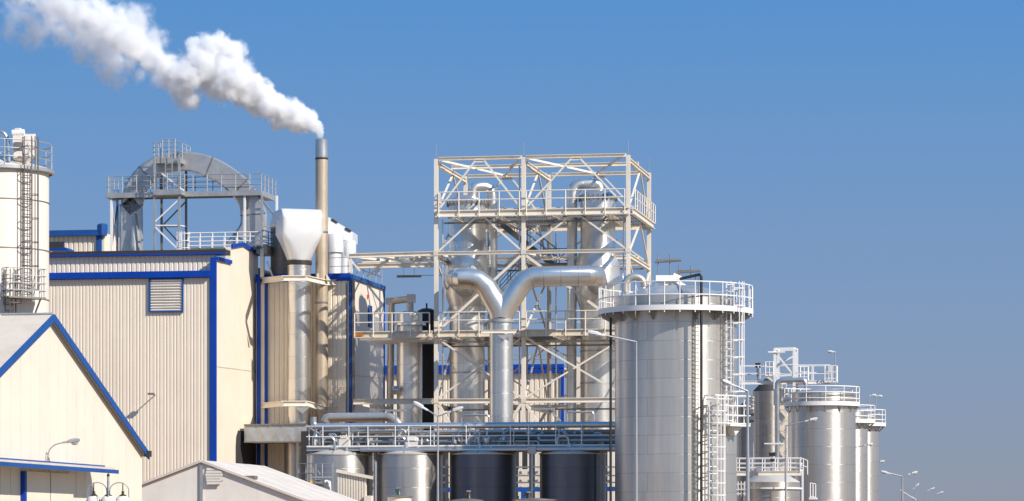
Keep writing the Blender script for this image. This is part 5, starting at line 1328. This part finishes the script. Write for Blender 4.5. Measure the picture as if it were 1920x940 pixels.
# ------------------------------------------------------------------ steam plume
def plume(name, label, balls, D, density, soft, rough_):
    rnd = random.Random(3)
    org = P(balls[0][0], balls[0][1], D)
    sph = []
    for (px, py, rp) in balls:
        p = P(px, py, D + rnd.uniform(-.6, .6) * rp / 40) - org; sph.append((p, m(rp, D)))
    bm = bmesh.new()
    for p, r in sph: bmesh.ops.create_icosphere(bm, subdivisions=3, radius=r * 1.32 + .05, matrix=Matrix.Translation(p))
    me = bpy.data.meshes.new(name); bm.to_mesh(me); bm.free()
    o = bpy.data.objects.new(name, me); col.objects.link(o); put(o, org)
    md = o.modifiers.new('merge', 'REMESH'); md.mode = 'VOXEL'; md.voxel_size = .16
    dg = bpy.context.evaluated_depsgraph_get()
    me2 = bpy.data.meshes.new_from_object(o.evaluated_get(dg))
    o.modifiers.clear(); o.data = me2
    mt = bpy.data.materials.new(name + '_vapour'); mt.use_nodes = True
    t = mt.node_tree; t.nodes.clear(); L = t.links.new
    def nd(ty, op=None, **kw):
        n = t.nodes.new(ty)
        if op: n.operation = op
        return n
    def mth(op, a, b=None, clamp=False):
        n = nd('ShaderNodeMath', op); n.use_clamp = clamp
        for i, v in enumerate((a, b)):
            if v is None: continue
            if isinstance(v, (int, float)): n.inputs[i].default_value = v
            else: L(v, n.inputs[i])
        return n.outputs[0]
    out = nd('ShaderNodeOutputMaterial'); pv = nd('ShaderNodeVolumePrincipled')
    pv.inputs['Color'].default_value = (.992, .99, .988, 1); pv.inputs['Anisotropy'].default_value = 0.0
    tc_ = nd('ShaderNodeTexCoord')
    # the billows: distance to the drifting puffs, torn up by turbulence
    nv = nd('ShaderNodeTexNoise'); nv.inputs['Scale'].default_value = .9; nv.inputs['Detail'].default_value = 3
    L(tc_.outputs['Object'], nv.inputs['Vector'])
    sub = nd('ShaderNodeVectorMath', 'SUBTRACT'); L(nv.outputs['Color'], sub.inputs[0]); sub.inputs[1].default_value = (.5, .5, .5)
    scl = nd('ShaderNodeVectorMath', 'SCALE'); L(sub.outputs[0], scl.inputs[0]); scl.inputs['Scale'].default_value = .55
    add = nd('ShaderNodeVectorMath', 'ADD'); L(tc_.outputs['Object'], add.inputs[0]); L(scl.outputs[0], add.inputs[1])
    f = None
    for p, r in sph:
        d = nd('ShaderNodeVectorMath', 'DISTANCE'); L(add.outputs[0], d.inputs[0]); d.inputs[1].default_value = p
        q = mth('MULTIPLY', d.outputs['Value'], 1 / r)
        f = q if f is None else mth('MINIMUM', f, q)
    nz = nd('ShaderNodeTexNoise'); nz.inputs['Scale'].default_value = 1.5; nz.inputs['Detail'].default_value = 6; nz.inputs['Roughness'].default_value = .6
    L(tc_.outputs['Object'], nz.inputs['Vector'])
    sx = nd('ShaderNodeSeparateXYZ'); L(tc_.outputs['Object'], sx.inputs[0])
    far = nd('ShaderNodeMapRange'); far.inputs['From Min'].default_value = -1.0; far.inputs['From Max'].default_value = -15.0
    L(sx.outputs[0], far.inputs['Value']); far = far.outputs[0]          # 0 at the stack, 1 downwind
    amp = mth('ADD', rough_[0], mth('MULTIPLY', far, rough_[1]))
    e = mth('ADD', mth('SUBTRACT', 1.0, f), mth('MULTIPLY', mth('SUBTRACT', nz.outputs['Fac'], .5), amp))
    wid = mth('ADD', soft[0], mth('MULTIPLY', far, soft[1]))
    k = mth('DIVIDE', e, wid, True)
    k = mth('MULTIPLY', k, k)
    dens = mth('MULTIPLY', k, mth('SUBTRACT', density, mth('MULTIPLY', far, density * .72)))
    L(dens, pv.inputs['Density']); L(pv.outputs[0], out.inputs['Volume'])
    me2.materials.clear(); me2.materials.append(mt)
    return tag(o, label, 'steam', kind='stuff')
balls = [(603, 255, 5), (598, 248, 11), (591, 239, 18), (578, 229, 25), (560, 219, 30), (536, 212, 33), (512, 202, 34), (487, 186, 38), (462, 166, 42), (432, 148, 50), (405, 138, 52), (380, 124, 46), (428, 98, 36), (398, 86, 32), (362, 84, 18), (350, 142, 38), (328, 146, 34), (345, 172, 28), (308, 125, 30), (285, 108, 30), (258, 90, 34), (232, 70, 38), (208, 52, 44), (180, 38, 46), (150, 22, 46), (118, 10, 44), (88, -4, 42), (55, -20, 40), (20, -40, 40), (550, 236, 12), (520, 236, 14), (348, 188, 22), (364, 190, 18)]
plume('smoke', 'dense white steam plume drifting from the tall chimney', [(x, y, r * (1.0 + .22 * min(1, max(0, (420 - x) / 250)))) for x, y, r in balls], 177.1, 5.5, (.26, .5), (1.2, 1.3))
wisp = [(262, 140, 16), (215, 118, 32), (198, 140, 26), (222, 152, 22), (160, 108, 28), (240, 128, 22), (70, 62, 36), (48, 80, 24), (60, 40, 34), (20, 55, 30), (30, 25, 34), (190, 100, 40), (155, 80, 38), (120, 64, 36), (95, 40, 34), (345, 190, 24), (364, 198, 18), (300, 150, 24), (255, 40, 40), (290, 70, 30)]
plume('smoke_wisp', 'thin faint wisps of steam hanging below the plume', wisp, 179.0, 2.0, (.7, .4), (2.0, .6))
